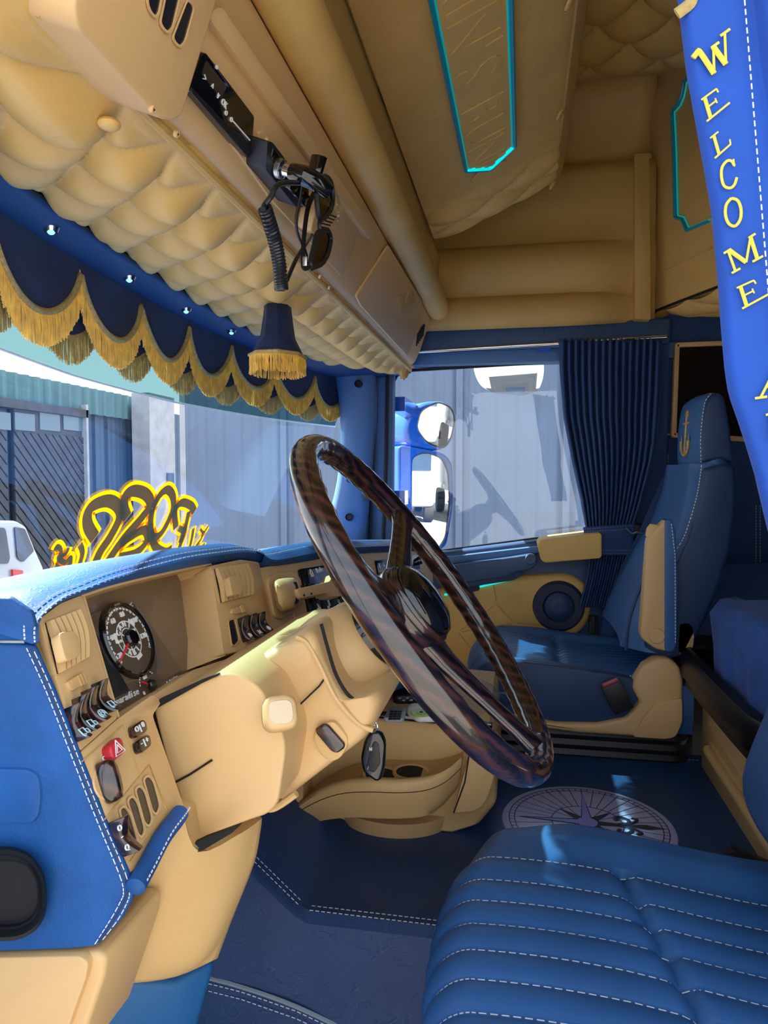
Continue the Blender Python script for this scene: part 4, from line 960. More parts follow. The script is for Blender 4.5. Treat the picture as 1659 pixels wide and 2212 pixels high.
for sp_, i in zip((20, 40, 60, 80, 100, 120), range(6)): text(g, str(sp_), pol(gr*.70, 205-i*42)-DU*.003, DR, DU, .0085)
for sp_ in range(13): a = 215-sp_*20.4; g.add([pol(gr*.80, a-.7), pol(gr*.92, a-.7), pol(gr*.92, a+.7), pol(gr*.80, a+.7)], [[0, 1, 2, 3]])
def ringf(R_, w, n=40, k=1): 
    for i in range(n): a, b = 360*i/n, 360*(i+1)/n; g.add([pol(R_-w, a), pol(R_+w, a), pol(R_+w, b), pol(R_-w, b)], [[0, 1, 2, 3]])
ringf(gr*.50, .0007); ringf(gr*.30, .0006)
for i, ch in enumerate('SCANIA'):
    a = 175-i*30; text(g, ch, pol(gr*.345, a), DR*math.cos(math.radians(a-90))+DU*math.sin(math.radians(a-90)), DR*math.cos(math.radians(a))+DU*math.sin(math.radians(a)), .0088)
for i, ch in enumerate('VABIS'):
    a = 208+i*31; text(g, ch, pol(gr*.455, a), DR*math.cos(math.radians(a+90))+DU*math.sin(math.radians(a+90)), -DR*math.cos(math.radians(a))-DU*math.sin(math.radians(a)), .0088)
for a in (45, 165, 285): g.add([pol(gr*.52, a-16), pol(gr*.62, a-13), pol(gr*.62, a+13), pol(gr*.52, a+16)], [[0, 1, 2, 3]])
for a in (20, 140, 260): g.tube([pol(gr*.08, a), pol(gr*.30, a)], .0006, 4)
# fuel gauge marks, sun symbol, script line
fc = P(322, 1482, pl=GPL)
for i in range(12):
    a0, a1 = math.radians(165-i*11), math.radians(165-i*11-7); pts = [fc+DR*(r_*math.cos(a))+DU*(r_*math.sin(a))+DN*.001 for r_, a in ((.0165, a0), (.0182, a0), (.0182, a1), (.0165, a1))]; g.add(pts, [[0, 1, 2, 3]])
text(g, '1/2', fc+DU*.009-DR*.002+DN*.001, DR, DU, .007); text(g, '0', fc-DR*.015-DU*.006+DN*.001, DR, DU, .006); sym_fuel(g, fc-DR*.012-DU*.017+DN*.001, DR, DU, .006)
sym_lamp(g, P(283, 1316, pl=DFo(-.0310)), DR, DU, .010)
for i, ch in enumerate("Captain's paradise"):
    p = P(196+i*6.0, 1552-i*3.05, pl=DFo(-.031)); text(g, ch, p, (P(300, 1500, pl=DFP)-P(240, 1531, pl=DFP)), DU+DR*.25, .0105)
for i, ch in enumerate("S-Series"): text(g, ch, P(362+i*3, 1478-i*2, pl=DFo(-.031)), DR, DU+DR*.25, .005)
g.ob('gauge_marks', 'print_white', ic, smooth=False, kind='stuff')
def needle(c, tip, L, hub):
    d_ = (tip-c).normalized(); s_ = DN.cross(d_); G().prism([c-d_*.006+s_*.0016, c-d_*.006-s_*.0016, c+d_*L-s_*.0005, c+d_*L+s_*.0005], DN*.0012).ob('needle', 'needle_red', ic)
    G().lathe([(.0005, .005), (hub*.8, .005), (hub, .003), (hub, 0)], c, DN, 20).ob('needle_hub', 'black_gloss', ic)
needle(gc+DN*.003, P(263, 1420, pl=DFo(-.027)), .040, .010); needle(fc+DN*.002, P(305, 1473, pl=DFo(-.028)), .016, .0065)
# --- blue leather top pad and end
F1 = [(76, 1392), (84, 1338), (130, 1303), (179, 1284), (260, 1259), (390, 1229), (470, 1214), (524, 1206), (562, 1212)]
F2 = [(66, 1392), (70, 1345), (122, 1296), (176, 1272), (258, 1240), (388, 1204), (465, 1192), (526, 1186), (570, 1194)]
L1, L2 = spline(PP(F1, pl=DFo(.001)), 5), spline(PP(F2, pl=DFo(.004)), 5)
g = G(); rings = []
nL = len(L1)
for i, (p, q) in enumerate(zip(L1, L2)):
    k = i/(nL-1); bx_ = max(p.x, .235); zt_ = q.z+.004
    rings.append([p-DN*.012, p, p.lerp(q, .5)+DN*.006, q+DN*.001, q+V((0, .012, .004)), q+V((0, .03, .008)), V((q.x, .60, zt_-.022)), V((q.x, .84, zt_-.11))])
for r_ in rings[:6]: pass
g.loft(rings, closed=False); g.ob('top_pad', 'blue_leather', db, angle=60)
g = G(); st_ = [q+V((0, .006, .003)) for q in L2]
g.stitch(st_, (0, -.7, .7)); g.stitch([q+DN*.003 for q in [p.lerp(q, .86) for p, q in zip(L1, L2)]], DN); g.ob('stitching', 'thread', db)
# end panel (faces the open door)
XD = .230
ep = [(70, 1394), (112, 1490), (165, 1625), (220, 1765), (272, 1885), (287, 1925), (284, 1945), (262, 1985), (232, 2020), (205, 2046), (150, 2052), (-240, 2066), (-240, 1388), (50, 1392)]
q = PP(ep, x=XD); G().prism(q, (.007, 0, 0)).ob('end_panel', 'blue_leather', db, bevel=.003, seg=3)
ep2 = [(-240, 1286), (20, 1290), (66, 1322), (72, 1350), (66, 1388), (50, 1386), (-240, 1383)]
G().prism(PP(ep2, x=XD), (.007, 0, 0)).ob('upper_end_panel', 'blue_leather', db, bevel=.003, seg=3)
G().loft([[V((x, y, z)) for x, y, z in r_] for r_ in ([(XD+.002, .30, .60), (XD+.03, .30, .61), (.34, .30, .60)],)] , closed=False) if False else None
tl, tr = P(20, 1288, x=XD), P(-240, 1284, x=XD)
g = G().add([tr+V((.003, 0, -.001)), tl+V((.003, 0, -.001)), L2[8]+V((0, .02, -.002)), V((.36, .60, L2[8].z-.024)), V((.36, .84, L2[8].z-.115)), V((XD, .84, L2[8].z-.115))], [[0, 1, 2], [0, 2, 3], [0, 3, 4], [0, 4, 5]]); g.ob('top_end', 'blue_leather', db)
lr = [(58, 1398), (100, 1490), (153, 1625), (208, 1765), (258, 1885), (268, 1925), (262, 1945), (240, 1985), (205, 2040)]
lo = [(74, 1404), (113, 1490), (165, 1622), (219, 1760), (270, 1880), (281, 1925), (275, 1950), (254, 1988), (222, 2030)]
g = G(); g.stitch(spline(PP(lr, x=XD-.0008), 3), (-1, 0, 0), .0044, .0017, .00034); g.stitch(spline(PP(lo, x=XD+.001), 3), (-1, 0, 0), .0044, .0017, .00034); g.ob('stitching', 'thread', db)
G().tube(spline(PP([((a+c)/2, (b+d_)/2) for (a, b), (c, d_) in zip(lr, lo)], x=XD-.0004), 3), .0010, 5).ob('seam', 'blue_seat_side', db)
# raised patch, black door-stay boot
G().prism(rpoly(PP([(-240, 1656), (60, 1662), (82, 1676), (88, 1720), (82, 1765), (66, 1782), (-240, 1780)], x=XD-.003), .008), (.01, 0, 0)).ob('leather_patch', 'blue_leather', db, bevel=.003)
def oval(k, x): return rpoly(PP([(40+(u-40)*k, 1925+(v-1925)*k) for u, v in ((-60, 1828), (30, 1828), (70, 1845), (97, 1890), (102, 1925), (100, 1975), (80, 2010), (40, 2032), (-60, 2036))], x=x), .02)
g = G().loft([oval(1.0, XD+.003), oval(.99, XD-.010), oval(.92, XD-.014), oval(.80, XD-.008), oval(.72, XD-.010), oval(.66, XD-.003)], cap=False); bo = g.ob('rubber_boot', 'black_rubber', db, angle=60)
G().prism(oval(.67, XD-.0035), (.004, 0, 0)).ob('boot_opening', 'dark_gap', bo)
# blue roll under the switch panel
rb_ = spline([P(u, v, pl=DFo(.006)) for u, v in ((290, 1922), (318, 1870), (350, 1810), (380, 1770), (392, 1752))], 6)
G().tube(rb_, [.004]+[.0085]*(len(rb_)-3)+[.007, .004], 14).ob('lower_roll', 'blue_leather', db)
G().stitch([p+DN*.0070+DR*.0045 for p in rb_[1:-1]], DN, .006, .003, .0008).ob('stitching', 'thread', db)
# --- lower mouldings: sill block, knee panel, kick panel
bl = [(-240, 2066), (180, 2056), (208, 2054), (228, 2072), (224, 2110), (190, 2212), (150, 2330), (-240, 2330)]
G().prism(PP(bl, x=XD+.004), (.10, 0, 0)).ob('sill_block', 'beige_plastic', db, bevel=.006, seg=3)
G().prism(rpoly(PP([(-240, 2074), (170, 2066), (190, 2080), (186, 2110), (150, 2212), (110, 2330), (-240, 2330)], x=XD-.004), .01), (.02, 0, 0)).ob('sill_cover', 'beige_plastic', db, bevel=.006, seg=3)
kp_ = [P(228, 2072, x=.30), P(300, 1905, x=.31), P(395, 1770, x=.33)]
g = G(); rings = []
for (a, b, c, d_) in (((395, 1760), (430, 1840), (520, 1800), (566, 1768)), ((330, 1850), (400, 1900), (500, 1880), (562, 1800)), ((285, 1940), (350, 1990), (470, 1980), (548, 1868)), ((240, 2040), (310, 2070), (430, 2075), (500, 1990)), ((222, 2110), (272, 2124), (380, 2110), (470, 2070))):
    rings.append([P(*a, x=.33), P(*b, x=.35), P(*c, x=.39), P(*d_, x=.43), P(*d_, x=.43)+V((.10, .08, 0)), P(*a, x=.33)+V((.10, .10, 0))])
rings = [spline(r_[:4], 4)+r_[4:] for r_ in rings]; R5 = [spline(col, 4) for col in zip(*rings)]; rings = list(zip(*R5))
g.loft([list(r_) for r_ in rings]); g.ob('knee_panel', 'beige_grain', db, angle=70)
kk = [P(222, 2114, x=.345), P(380, 2118, x=.40), P(472, 2074, x=.44), P(430, 2230, x=.44), P(400, 2330, x=.44), P(180, 2330, x=.345)]
G().prism(kk, (.04, .05, 0)).ob('kick_panel', 'kick_blue', db, bevel=.01, seg=3)
gp_ = [(357, 1868), (440, 1836), (500, 1800), (518, 1784), (440, 1812), (362, 1850)]
G().prism(PP(gp_, x=.349), (.008, 0, 0)).ob('shadow_gap', 'dark_gap', db)
# --- column cowl between dash and steering column
cw = [(330, 1532), (352, 1508), (440, 1465), (500, 1450), (560, 1480), (620, 1600), (600, 1735), (578, 1760), (540, 1772), (372, 1836), (362, 1826), (398, 1745), (366, 1670)]
G().prism(rpoly(PP(cw, x=.375), .02, 4), (.36, 0, 0)).ob('column_cowl', 'beige_plastic', db, bevel=.016, seg=4, bang=50)
G().tube(PP([(366, 1697), (412, 1672), (458, 1642)], x=.3738), .0012, 5).ob('cowl_seam', 'dark_gap', db)
G().prism(PP([(330, 1534), (345, 1510), (433, 1470), (470, 1456), (470, 1460), (436, 1476), (350, 1524)], x=.372), (.006, 0, 0)).ob('shadow_gap', 'dark_gap', db)
G().tube(PP([(345, 1800), (366, 1826), (372, 1846)], x=.352), [.010, .011, .008], 10).ob('edge_bead', 'beige_plastic', db)
# --- centre and passenger side of the dash
CPA, CPB = V((.86, .372, .50)), V((1.98, .285, .50)); CR = (CPB-CPA).normalized(); CU = V((.03, .36, .93)).normalized(); CU = (CU-CR*CU.dot(CR)).normalized(); CNn = CR.cross(CU).normalized()
CPLN = (CPA, CNn)
def CFo(o): return (CPA+CNn*o, CNn)
def cplate(px, o, th, name, m_, par, r=.004, bev=.0015, **k): return G().prism(rpoly(PP(px, pl=CFo(o)), r, 3), CNn*-th).ob(name, m_, par, bevel=bev, **k)
cplate([(560, 1226), (600, 1220), (720, 1202), (830, 1186), (900, 1184), (918, 1196), (935, 1240), (940, 1330), (940, 1470), (560, 1470)], 0, .06, 'centre_panel', 'beige_plastic', db, .01, .004)
C1 = [(566, 1214), (590, 1222), (650, 1214), (720, 1202), (800, 1194), (900, 1190), (925, 1190)]; C2 = [(558, 1192), (585, 1204), (650, 1190), (720, 1176), (800, 1172), (900, 1170), (930, 1170)]
a1, a2 = spline(PP(C1, pl=CFo(.002)), 4), spline(PP(C2, pl=CFo(.006)), 4)
rings = [[p-CNn*.02, p, p.lerp(q, .5)+CNn*.008, q, q+V((0, .015, .004)), q+V((0, .04, .006)), V((q.x+.02, .60, q.z-.025)), V((q.x+.03, .86, q.z-.12))] for p, q in zip(a1, a2)]
G().loft(rings, closed=False).ob('centre_pad', 'blue_leather', db, angle=60)
G().stitch([q+V((0, .008, .004)) for q in a2], (0, -.6, .8)).ob('stitching', 'thread', db)
cplate([(625, 1262), (760, 1240), (775, 1330), (640, 1345)], .003, .01, 'radio_surround', 'beige_plastic', db, .006, .002)
sw = cplate([(812, 1210), (905, 1198), (908, 1228), (818, 1242)], .004, .01, 'switch_block', 'black_gloss', db, .002)
g = G()
for i, s_ in enumerate('EGPI'): text(g, s_, P(822+i*9, 1226-i*1.2, pl=CFo(.005)), CR, CU, .016)
g.ob('block_marks', 'print_white', sw)
G().lathe([(.0005, .012), (.010, .012), (.012, .008), (.012, 0)], P(903, 1212, pl=CFo(.002)), CNn, 16).ob('rotary_knob', 'black_gloss', db)
# lower centre: small beige buttons and blue lower pad seen through the wheel
cplate([(838, 1395), (905, 1382), (912, 1420), (842, 1436)], .002, .004, 'lower_key_row', 'beige_plastic', db, .003)
cplate([(846, 1424), (858, 1421), (862, 1440), (850, 1443)], .004, .004, 'key', 'burl_wood', db, .002)
cplate([(905, 1405), (915, 1403), (918, 1424), (908, 1426)], .004, .004, 'key', 'burl_wood', db, .002)
G().tube(spline([P(u, v, pl=CFo(.02)) for u, v in ((820, 1474), (880, 1460), (960, 1448))], 5), .026, 14, flat=.9).ob('lower_pad', 'blue_leather', db)
g = G()
for dv in (-4, 5): g.stitch([P(u, v+dv, pl=CFo(.046)) for u, v in ((820, 1474), (880, 1460), (960, 1448))], CNn, .006, .003, .0008)
g.ob('stitching', 'thread', db)
cplate([(515, 1428), (580, 1410), (600, 1440), (520, 1460)], -.01, .01, 'lower_tray', 'beige_plastic', db, .004)
G().ball(P(532, 1431, pl=CFo(-.004)), .012, 8, (1, .5, 1)).ob('tray_knob', 'black_gloss', db)
# dash carcass so that nothing shows behind
g = G(); g.box((1.2, .66, .22), (1.9, .24, .40)); g.ob('carcass', 'black_matte', db)
# ---- radio
rd = thing('car_radio', 'black double-height car radio in the centre of the dashboard', 'radio', P(700, 1270, pl=CPLN))
cplate([(651, 1228), (752, 1212), (770, 1318), (672, 1336)], .008, .02, 'fascia', 'black_gloss', rd, .003, .002)
cplate([(664, 1231), (748, 1218), (754, 1262), (672, 1276)], .0085, .001, 'screen', 'screen_grey', rd, .002, 0)
for i in range(4):
    u = 684+i*19; v = 1309-i*3.2
    cplate([(u-8, v-13), (u+8, v-16), (u+10, v+6), (u-6, v+9)], .0100, .003, 'key', 'black_matte', rd, .002, .001)
for i in range(3):
    u = 686+i*14; v = 1290-i*2; cplate([(u-6, v-4), (u+5, v-6), (u+6, v+2), (u-5, v+4)], .0095, .002, 'preset_key', 'silver_plastic' if i == 1 else 'screen_grey', rd, .001, .0006)
g = G(); text(g, 'Radio', P(692, 1236, pl=CFo(.0092)), CR, CU, .014)
hc = P(673, 1238, pl=CFo(.0092)); ln(g, hc, CR, CU, [(-.006, 0), (0, .007), (.006, 0), (.004, 0), (.004, -.006), (-.004, -.006), (-.004, 0), (-.006, 0)], .0012, 1)
for s_, u, v, z in (('FM1', 686, 1292, .008), ('FM2', 699, 1290, .008), ('RMD', 744, 1282, .008), ('BAND', 690, 1317, .006), ('DSP', 711, 1313, .006), ('SCAN', 733, 1309, .006), ('LOC/DX', 752, 1306, .006), ('Nakamichi', 742, 1321, .007)): text(g, s_, P(u, v, pl=CFo(.0115)), CR, CU, z)
for i in range(3): c = P(687, 1308, pl=CFo(.0115)); R_ = .002+.0022*i; ln(g, c, CR, CU, [(R_*math.cos(a)-.003, R_*math.sin(a)-.003) for a in (0, .4, .8, 1.2, 1.57)], .0006, 1)
for i in (-1, 0, 1): c = P(711, 1303, pl=CFo(.0115)); ln(g, c+CR*(i*.0032), CR, CU, [(0, -.005), (0, .006)], .0005, 1)
c = P(732, 1299, pl=CFo(.0115)); ln(g, c, CR, CU, [(.0035*math.cos(a), .0035*math.sin(a)) for a in [i*math.pi/6 for i in range(13)]], .0006, 1); ln(g, c, CR, CU, [(.0025, -.0025), (.006, -.006)], .0008, 1)
g.ob('lettering', 'print_white', rd)
# ---- beige swivel arm mounted on the dash beside the radio
sa = thing('swivel_arm', 'tan swivel arm with hooded base beside the radio', 'bracket', P(620, 1280, pl=CPLN))
cplate([(578, 1246), (600, 1236), (636, 1234), (652, 1250), (656, 1300), (648, 1318), (610, 1338), (594, 1330)], .006, .008, 'base_plate', 'beige_plastic', sa, .014, .003)
rings = []
for k, o in ((1.0, .004), (.98, .022), (.90, .036), (.7, .046), (.3, .050)):
    c0 = (614, 1282); rings.append(rpoly([P(c0[0]+(u-c0[0])*k, c0[1]+(v-c0[1])*k, pl=CFo(o)) for u, v in ((588, 1254), (608, 1246), (638, 1246), (648, 1262), (648, 1300), (640, 1316), (606, 1324), (596, 1310))], .012, 4))
G().loft(rings).ob('hood', 'beige_plastic', sa, angle=60)
cplate([(632, 1258), (641, 1256), (646, 1275), (645, 1300), (640, 1306), (634, 1290)], .044, .012, 'slot', 'dark_gap', sa, .004, 0)
arm = [(640, 1272), (712, 1256), (722, 1238), (745, 1234), (765, 1262), (750, 1276), (735, 1288), (716, 1288), (706, 1281), (652, 1292)]
q = [P(u, v, pl=CFo(.052)) for u, v in arm]; G().prism(rpoly(q, .006, 3), CNn*-.022).ob('arm', 'beige_plastic', sa, bevel=.006, seg=3)
for u, v in ((652, 1266), (668, 1263), (656, 1286), (672, 1283)): G().ball(P(u, v, pl=CFo(.0518)), .0022, 6).ob('screw', 'dark_gap', sa)
# ================================================================== STEERING COLUMN AND WHEEL
WC = V((.558, .110, .550)); WT = math.radians(36.8); WN = V((0, -math.cos(WT), math.sin(WT))); WU = V((0, math.sin(WT), math.cos(WT))); WR = V((1, 0, 0)); RW = .230
# (WN points at the driver, WU up along the rim plane)
sw = thing('steering_wheel', 'glossy dark burl wood three-spoke steering wheel', 'steering wheel', WC)
g = G(); n = 120; rings = []
for i in range(n):
    a = 2*math.pi*i/n; d_ = WR*math.cos(a)+WU*math.sin(a); c = WC+d_*RW; rr = []
    for k in range(16):
        b = 2*math.pi*k/16; r_ = .0158
        if math.cos(b) < .2: r_ -= .0022*(.5+.5*math.cos(a*44))*(1-max(-1, math.cos(b)))/2      # finger grips inside the rim
        rr.append(c+d_*(r_*math.cos(b))+WN*(r_*1.12*math.sin(b)))
    rings.append(rr)
g.loft(rings, loop=True); g.ob('rim', 'burl_wood', sw, angle=180)
HB = WC+WN*(-.030)
g = G().lathe([(.0005, -.040), (.030, -.040), (.040, -.034), (.046, -.020), (.048, -.008), (.056, -.002), (.058, .012), (.053, .020)], HB, WN, 40); g.ob('hub', 'burl_wood', sw, angle=50)
hbp = G().lathe([(.051, .016), (.0525, .022), (.048, .032), (.035, .040), (.018, .044), (.0005, .045)], HB, WN, 40, 1.0, 1.0).ob('horn_pad', 'black_gloss', sw, angle=60)
G().lathe([(.0525, .014), (.0548, .016), (.0548, .020), (.0525, .023), (.051, .020)], HB, WN, 40).ob('horn_ring', 'burl_wood', hbp)
for ang in (28, 152, 270):
    a = math.radians(ang); d_ = WR*math.cos(a)+WU*math.sin(a); s_ = WN.cross(d_); rings = []
    for t, w_, th, dz in ((.045, .034, .016, -.030), (.075, .029, .013, -.027), (.11, .024, .011, -.021), (.15, .021, .010, -.013), (.19, .020, .010, -.005), (.218, .024, .012, .0), (.232, .026, .010, 0)):
        c = WC+d_*t+WN*dz; rings.append([c+s_*(w_*math.cos(2*math.pi*k/14))+WN*(th*math.sin(2*math.pi*k/14)) for k in range(14)])
    g = G().loft(rings); g.ob('spoke', 'burl_wood', sw, angle=60)
    for sd in (-1, 1): pass
G().lathe([(.0005, -.048), (.036, -.048), (.0385, -.044), (.0385, -.020), (.0005, -.020)], HB, WN, 32).ob('boss_collar', 'burl_wood', sw)
sc2 = thing('steering_column', 'tan moulded steering column shroud with stalk and wood rocker', 'steering column', (.558, .28, .42))
AX = -WN                                 # down the column, away from the driver
def col(t, rx=0, ru=0): return WC+AX*t+WR*rx+WU*ru
# ball-shaped cover behind the wheel
B0 = .085
prof_ = [(.036, .082), (.041, .084), (.050, .092), (.058, .105), (.0625, .120), (.064, .140), (.062, .165), (.056, .19)]
g = G().lathe(prof_, col(0), AX, 40); g.ob('ball_cover', 'beige_plastic', sc2, angle=70)
G().lathe([(.036, .074), (.042, .076), (.0425, .083), (.036, .086)], col(0), AX, 36).ob('black_ring', 'black_gloss', sc2)
G().lathe([(.039, .071), (.0405, .072), (.0405, .076), (.039, .077)], col(0), AX, 36).ob('chrome_ring', 'chrome', sc2)
# shroud: rounded-box section lofted along the column, deeper below the axis
def sect(t, w, up_, dn, r=.03, sk=0, n=6):
    pts = [col(t, -w, up_*.75), col(t, -w*.75, up_), col(t, w*.75, up_), col(t, w, up_*.75), col(t, w, -dn*.8), col(t, w*.8, -dn), col(t, -w*.8, -dn), col(t, -w, -dn*.85)]
    return rpoly(pts, r, n)
near = [(676, 1352), (700, 1430), (742, 1512), (812, 1500), (822, 1520), (800, 1592), (608, 1738), (592, 1742), (500, 1662), (486, 1672), (460, 1655), (455, 1628), (482, 1598), (476, 1530), (492, 1476), (528, 1436), (600, 1392)]
XS0 = .447
def shell_ring(x, k, cx_=640, cy_=1545):
    c3 = P(cx_, cy_, x=XS0); out = []
    for u, v in near:
        p = P(u, v, x=XS0); q = c3+(p-c3)*k; q.x = x; out.append(q)
    return rpoly(out, [.02, .02, .02, .012, .015, .02, .015, .02, .004, .004, .006, .004, .004, .02, .03, .04, .03], 4)
rings = [shell_ring(XS0+dx, k) for dx, k in ((.004, .55), (.0, .86), (.004, .94), (.014, .985), (.03, 1.0), (.10, 1.0), (.19, 1.0), (.214, .97), (.222, .90), (.222, .5))]
G().loft(rings).ob('shroud', 'beige_plastic', sc2, angle=50)
# seam between upper and lower shell
G().tube(PP([(462, 1654), (540, 1598), (560, 1585)], x=XS0-.0004), .0011, 5).ob('shell_seam', 'dark_gap', sc2)
G().tube(PP([(648, 1522), (690, 1482), (704, 1462)], x=XS0-.0004), .0011, 5).ob('shell_seam', 'dark_gap', sc2)
G().tube(spline(PP([(486, 1668), (528, 1702), (566, 1738), (584, 1747), (606, 1738), (640, 1714)], x=.432), 5), .0042, 8).ob('guard_bead', 'beige_plastic', sc2)
G().tube(spline(PP([(694, 1348), (708, 1400), (728, 1462), (760, 1508), (800, 1514)], x=XS0+.004), 5), .0020, 6).ob('collar_gap', 'dark_gap', sc2)
G().tube(spline(PP([(536, 1446), (498, 1476), (470, 1520), (458, 1570), (462, 1624)], x=.428), 5), .0055, 8).ob('cowl_neck', 'beige_plastic', sc2)
G().tube(spline(PP([(640, 1376), (664, 1390), (692, 1440), (724, 1506), (770, 1560), (806, 1578)], x=XS0+.001), 5), .0030, 8).ob('edge_bead', 'beige_plastic', sc2)
# stalk with round boot and square end
bc = P(592, 1556, x=XS0-.001); 
bo_ = G().lathe([(.0005, .0035), (.019, .0035), (.0225, .001), (.0235, .0005), (.0245, .005), (.0275, .005), (.0290, .001), (.0335, .0012), (.0340, -.002)], bc, (-1, 0, 0), 40).ob('stalk_boot', 'beige_plastic', sc2, angle=25)
G().tube([bc+V((-.0012, .0238*math.cos(a), .0238*math.sin(a))) for a in [i*math.pi/20 for i in range(40)]], .0009, 5, loop=True).ob('boot_groove', 'dark_gap', bo_)
for a0 in (.55, 3.7):
    G().tube([bc+V((-.0040, .0150*math.cos(a0+k*.25), .0150*math.sin(a0+k*.25))) for k in range(6)], .0013, 5).ob('boot_slot', 'dark_gap', bo_)
e0 = P(575, 1572, x=XS0); e1 = P(606, 1540, x=XS0-.085)
g = G().tube([e0, e0.lerp(e1, .4), e0.lerp(e1, .75), e0.lerp(e1, .9)], [.017, .0165, .016, .016], 16); stk = g.ob('stalk', 'beige_plastic', sc2)
d_ = (e1-e0).normalized(); sd = d_.cross(V((0, 0, 1))).normalized(); ud = sd.cross(d_)
def sq(c, w): return rpoly([c+sd*(a*w)+ud*(b*w) for a, b in ((-1, -1), (1, -1), (1, 1), (-1, 1))], w*.7, 4)
ec = e0.lerp(e1, .80); G().loft([sq(ec, .012), sq(ec+d_*.004, .0165), sq(ec+d_*.022, .017), sq(ec+d_*.026, .015), sq(ec+d_*.027, .0125)]).ob('stalk_end', 'beige_plastic', stk, angle=50)
G().loft([sq(ec+d_*.026, .0125), sq(ec+d_*.0285, .011)]).ob('end_button', 'cap_beige', stk)
# wood rocker in its sunk seat
G().prism(rpoly(PP([(672, 1588), (700, 1562), (722, 1558), (758, 1600), (735, 1640), (712, 1648), (690, 1630)], x=XS0-.002), .012), (.008, 0, 0)).ob('rocker_seat', 'beige_grain', sc2, bevel=.003)
G().prism(rpoly(PP([(679, 1576), (696, 1564), (708, 1567), (744, 1608), (743, 1618), (728, 1629), (715, 1625), (682, 1586)], x=XS0-.006), .006), (.008, 0, 0)).ob('column_rocker', 'burl_wood', sc2, bevel=.003, seg=3)
# ---- ignition key fob
kf = thing('key_fob', 'black car key fob hanging from the ignition on a steel ring', 'key', P(808, 1640, x=.60))
XK = .60
G().tube([P(806+9*math.cos(a), 1570+11*math.sin(a), x=XK) for a in [i*math.pi/8 for i in range(16)]], .0012, 6, loop=True).ob('ring', 'chrome', kf)
G().tube(spline(PP([(812, 1550), (808, 1556), (804, 1562), (810, 1566)], x=XK), 4), .0016, 6).ob('clip', 'chrome', kf)
fo = rpoly(PP([(803, 1578), (822, 1584), (832, 1606), (830, 1660), (822, 1686), (812, 1690), (784, 1670), (778, 1640), (786, 1600)], x=XK), .006, 3)
G().prism(fo, (.014, 0, 0)).ob('fob', 'black_gloss', kf, bevel=.004, seg=3)
G().prism(rpoly(PP([(798, 1622), (808, 1600), (818, 1606), (822, 1650), (806, 1672), (790, 1660)], x=XK-.001), .005), (.004, 0, 0)).ob('key_face', 'black_matte', kf, bevel=.001)
g = G()
for i in (0, 1): ln(g, P(799+i*3, 1622, x=XK-.0014), V((0, -1, 0)), V((0, 0, 1)), [(0, 0), (.0006, .003)], .0005, 1)
text(g, 'H', P(801, 1620, x=XK-.0012), V((0, -1, 0)), V((0, 0, 1)), .006); text(g, '/', P(795, 1662, x=XK-.0012), V((0, -1, 0)), V((0, 0, 1)), .006); g.ob('key_marks', 'print_white', kf)
# ================================================================== CENTRE CONSOLE
cs = thing('centre_console', 'tan centre console with drawer, cup holders and dark tray', 'console', (1.2, .2, 0))
XC = 1.05; ZC = .222
body = [V((XC, .62, .0)), V((XC, .62, .26)), V((XC, .30, ZC)), V((XC, .09, ZC-.006)), V((XC+.012, .045, ZC-.012)), V((XC+.02, .035, .06)), V((XC+.02, .07, .012)), V((XC, .12, .0))]
G().prism(body, (.40, 0, 0)).ob('body', 'beige_grain', cs, bevel=.014, seg=3)
G().prism([V((XC+.006, .42, ZC+.012)), V((XC+.006, .05, ZC-.002)), V((XC+.36, .05, ZC-.002)), V((XC+.36, .42, ZC+.012))], (0, 0, .008)).ob('tray', 'beige_grain', cs, bevel=.003)
G().prism([V((XC-.006, .43, ZC+.006)), V((XC-.006, .045, ZC-.006)), V((XC-.006, .045, ZC+.006)), V((XC-.006, .43, ZC+.020))], (.012, 0, 0)).ob('front_trim', 'black_gloss', cs, bevel=.003)
G().prism([V((XC+.05, .46, ZC+.0)), V((XC+.05, .46, ZC+.05)), V((XC+.05, .38, ZC+.022)), V((XC+.05, .38, ZC+.0))], (.32, 0, 0)).ob('tray_wall', 'black_gloss', cs, bevel=.004)
# swept storage bin in front, with cup holders
rim = [(452, 0)]
top = [(600, 1800), (640, 1755), (690, 1722), (740, 1704), (800, 1700), (860, 1702), (920, 1697), (965, 1680), (998, 1652)]
botm = [(570, 1812), (640, 1788), (700, 1772), (760, 1766), (820, 1768), (870, 1768), (920, 1762), (958, 1738), (990, 1700)]
xo = [1.00, .985, .97, .955, .945, .945, .955, .975, 1.01]
tp_ = [P(u, v-8, x=x) for (u, v), x in zip(top, xo)]; bt_ = [P(u, v, x=x+.025) for (u, v), x in zip(botm, xo)]
tp_, bt_ = spline(tp_, 4), spline(bt_, 4); rings = []
for a, b in zip(tp_, bt_):
    rings.append([V((XC+.03, a.y, a.z)), V((a.x+.018, a.y, a.z)), V((a.x+.014, a.y, a.z+.006)), V((a.x+.004, a.y, a.z+.007)), a+V((-.002, 0, 0)), a.lerp(b, .3)+V((-.004, 0, 0)), a.lerp(b, .75)+V((-.001, 0, 0)), b, V((XC+.03, b.y, b.z))])
G().loft(rings).ob('storage_bin', 'beige_plastic', cs, angle=60)
G().tube([a.lerp(b, .22)+V((-.0035, 0, 0)) for a, b in zip(tp_, bt_)], .0009, 4).ob('bin_seam', 'dark_gap', cs)
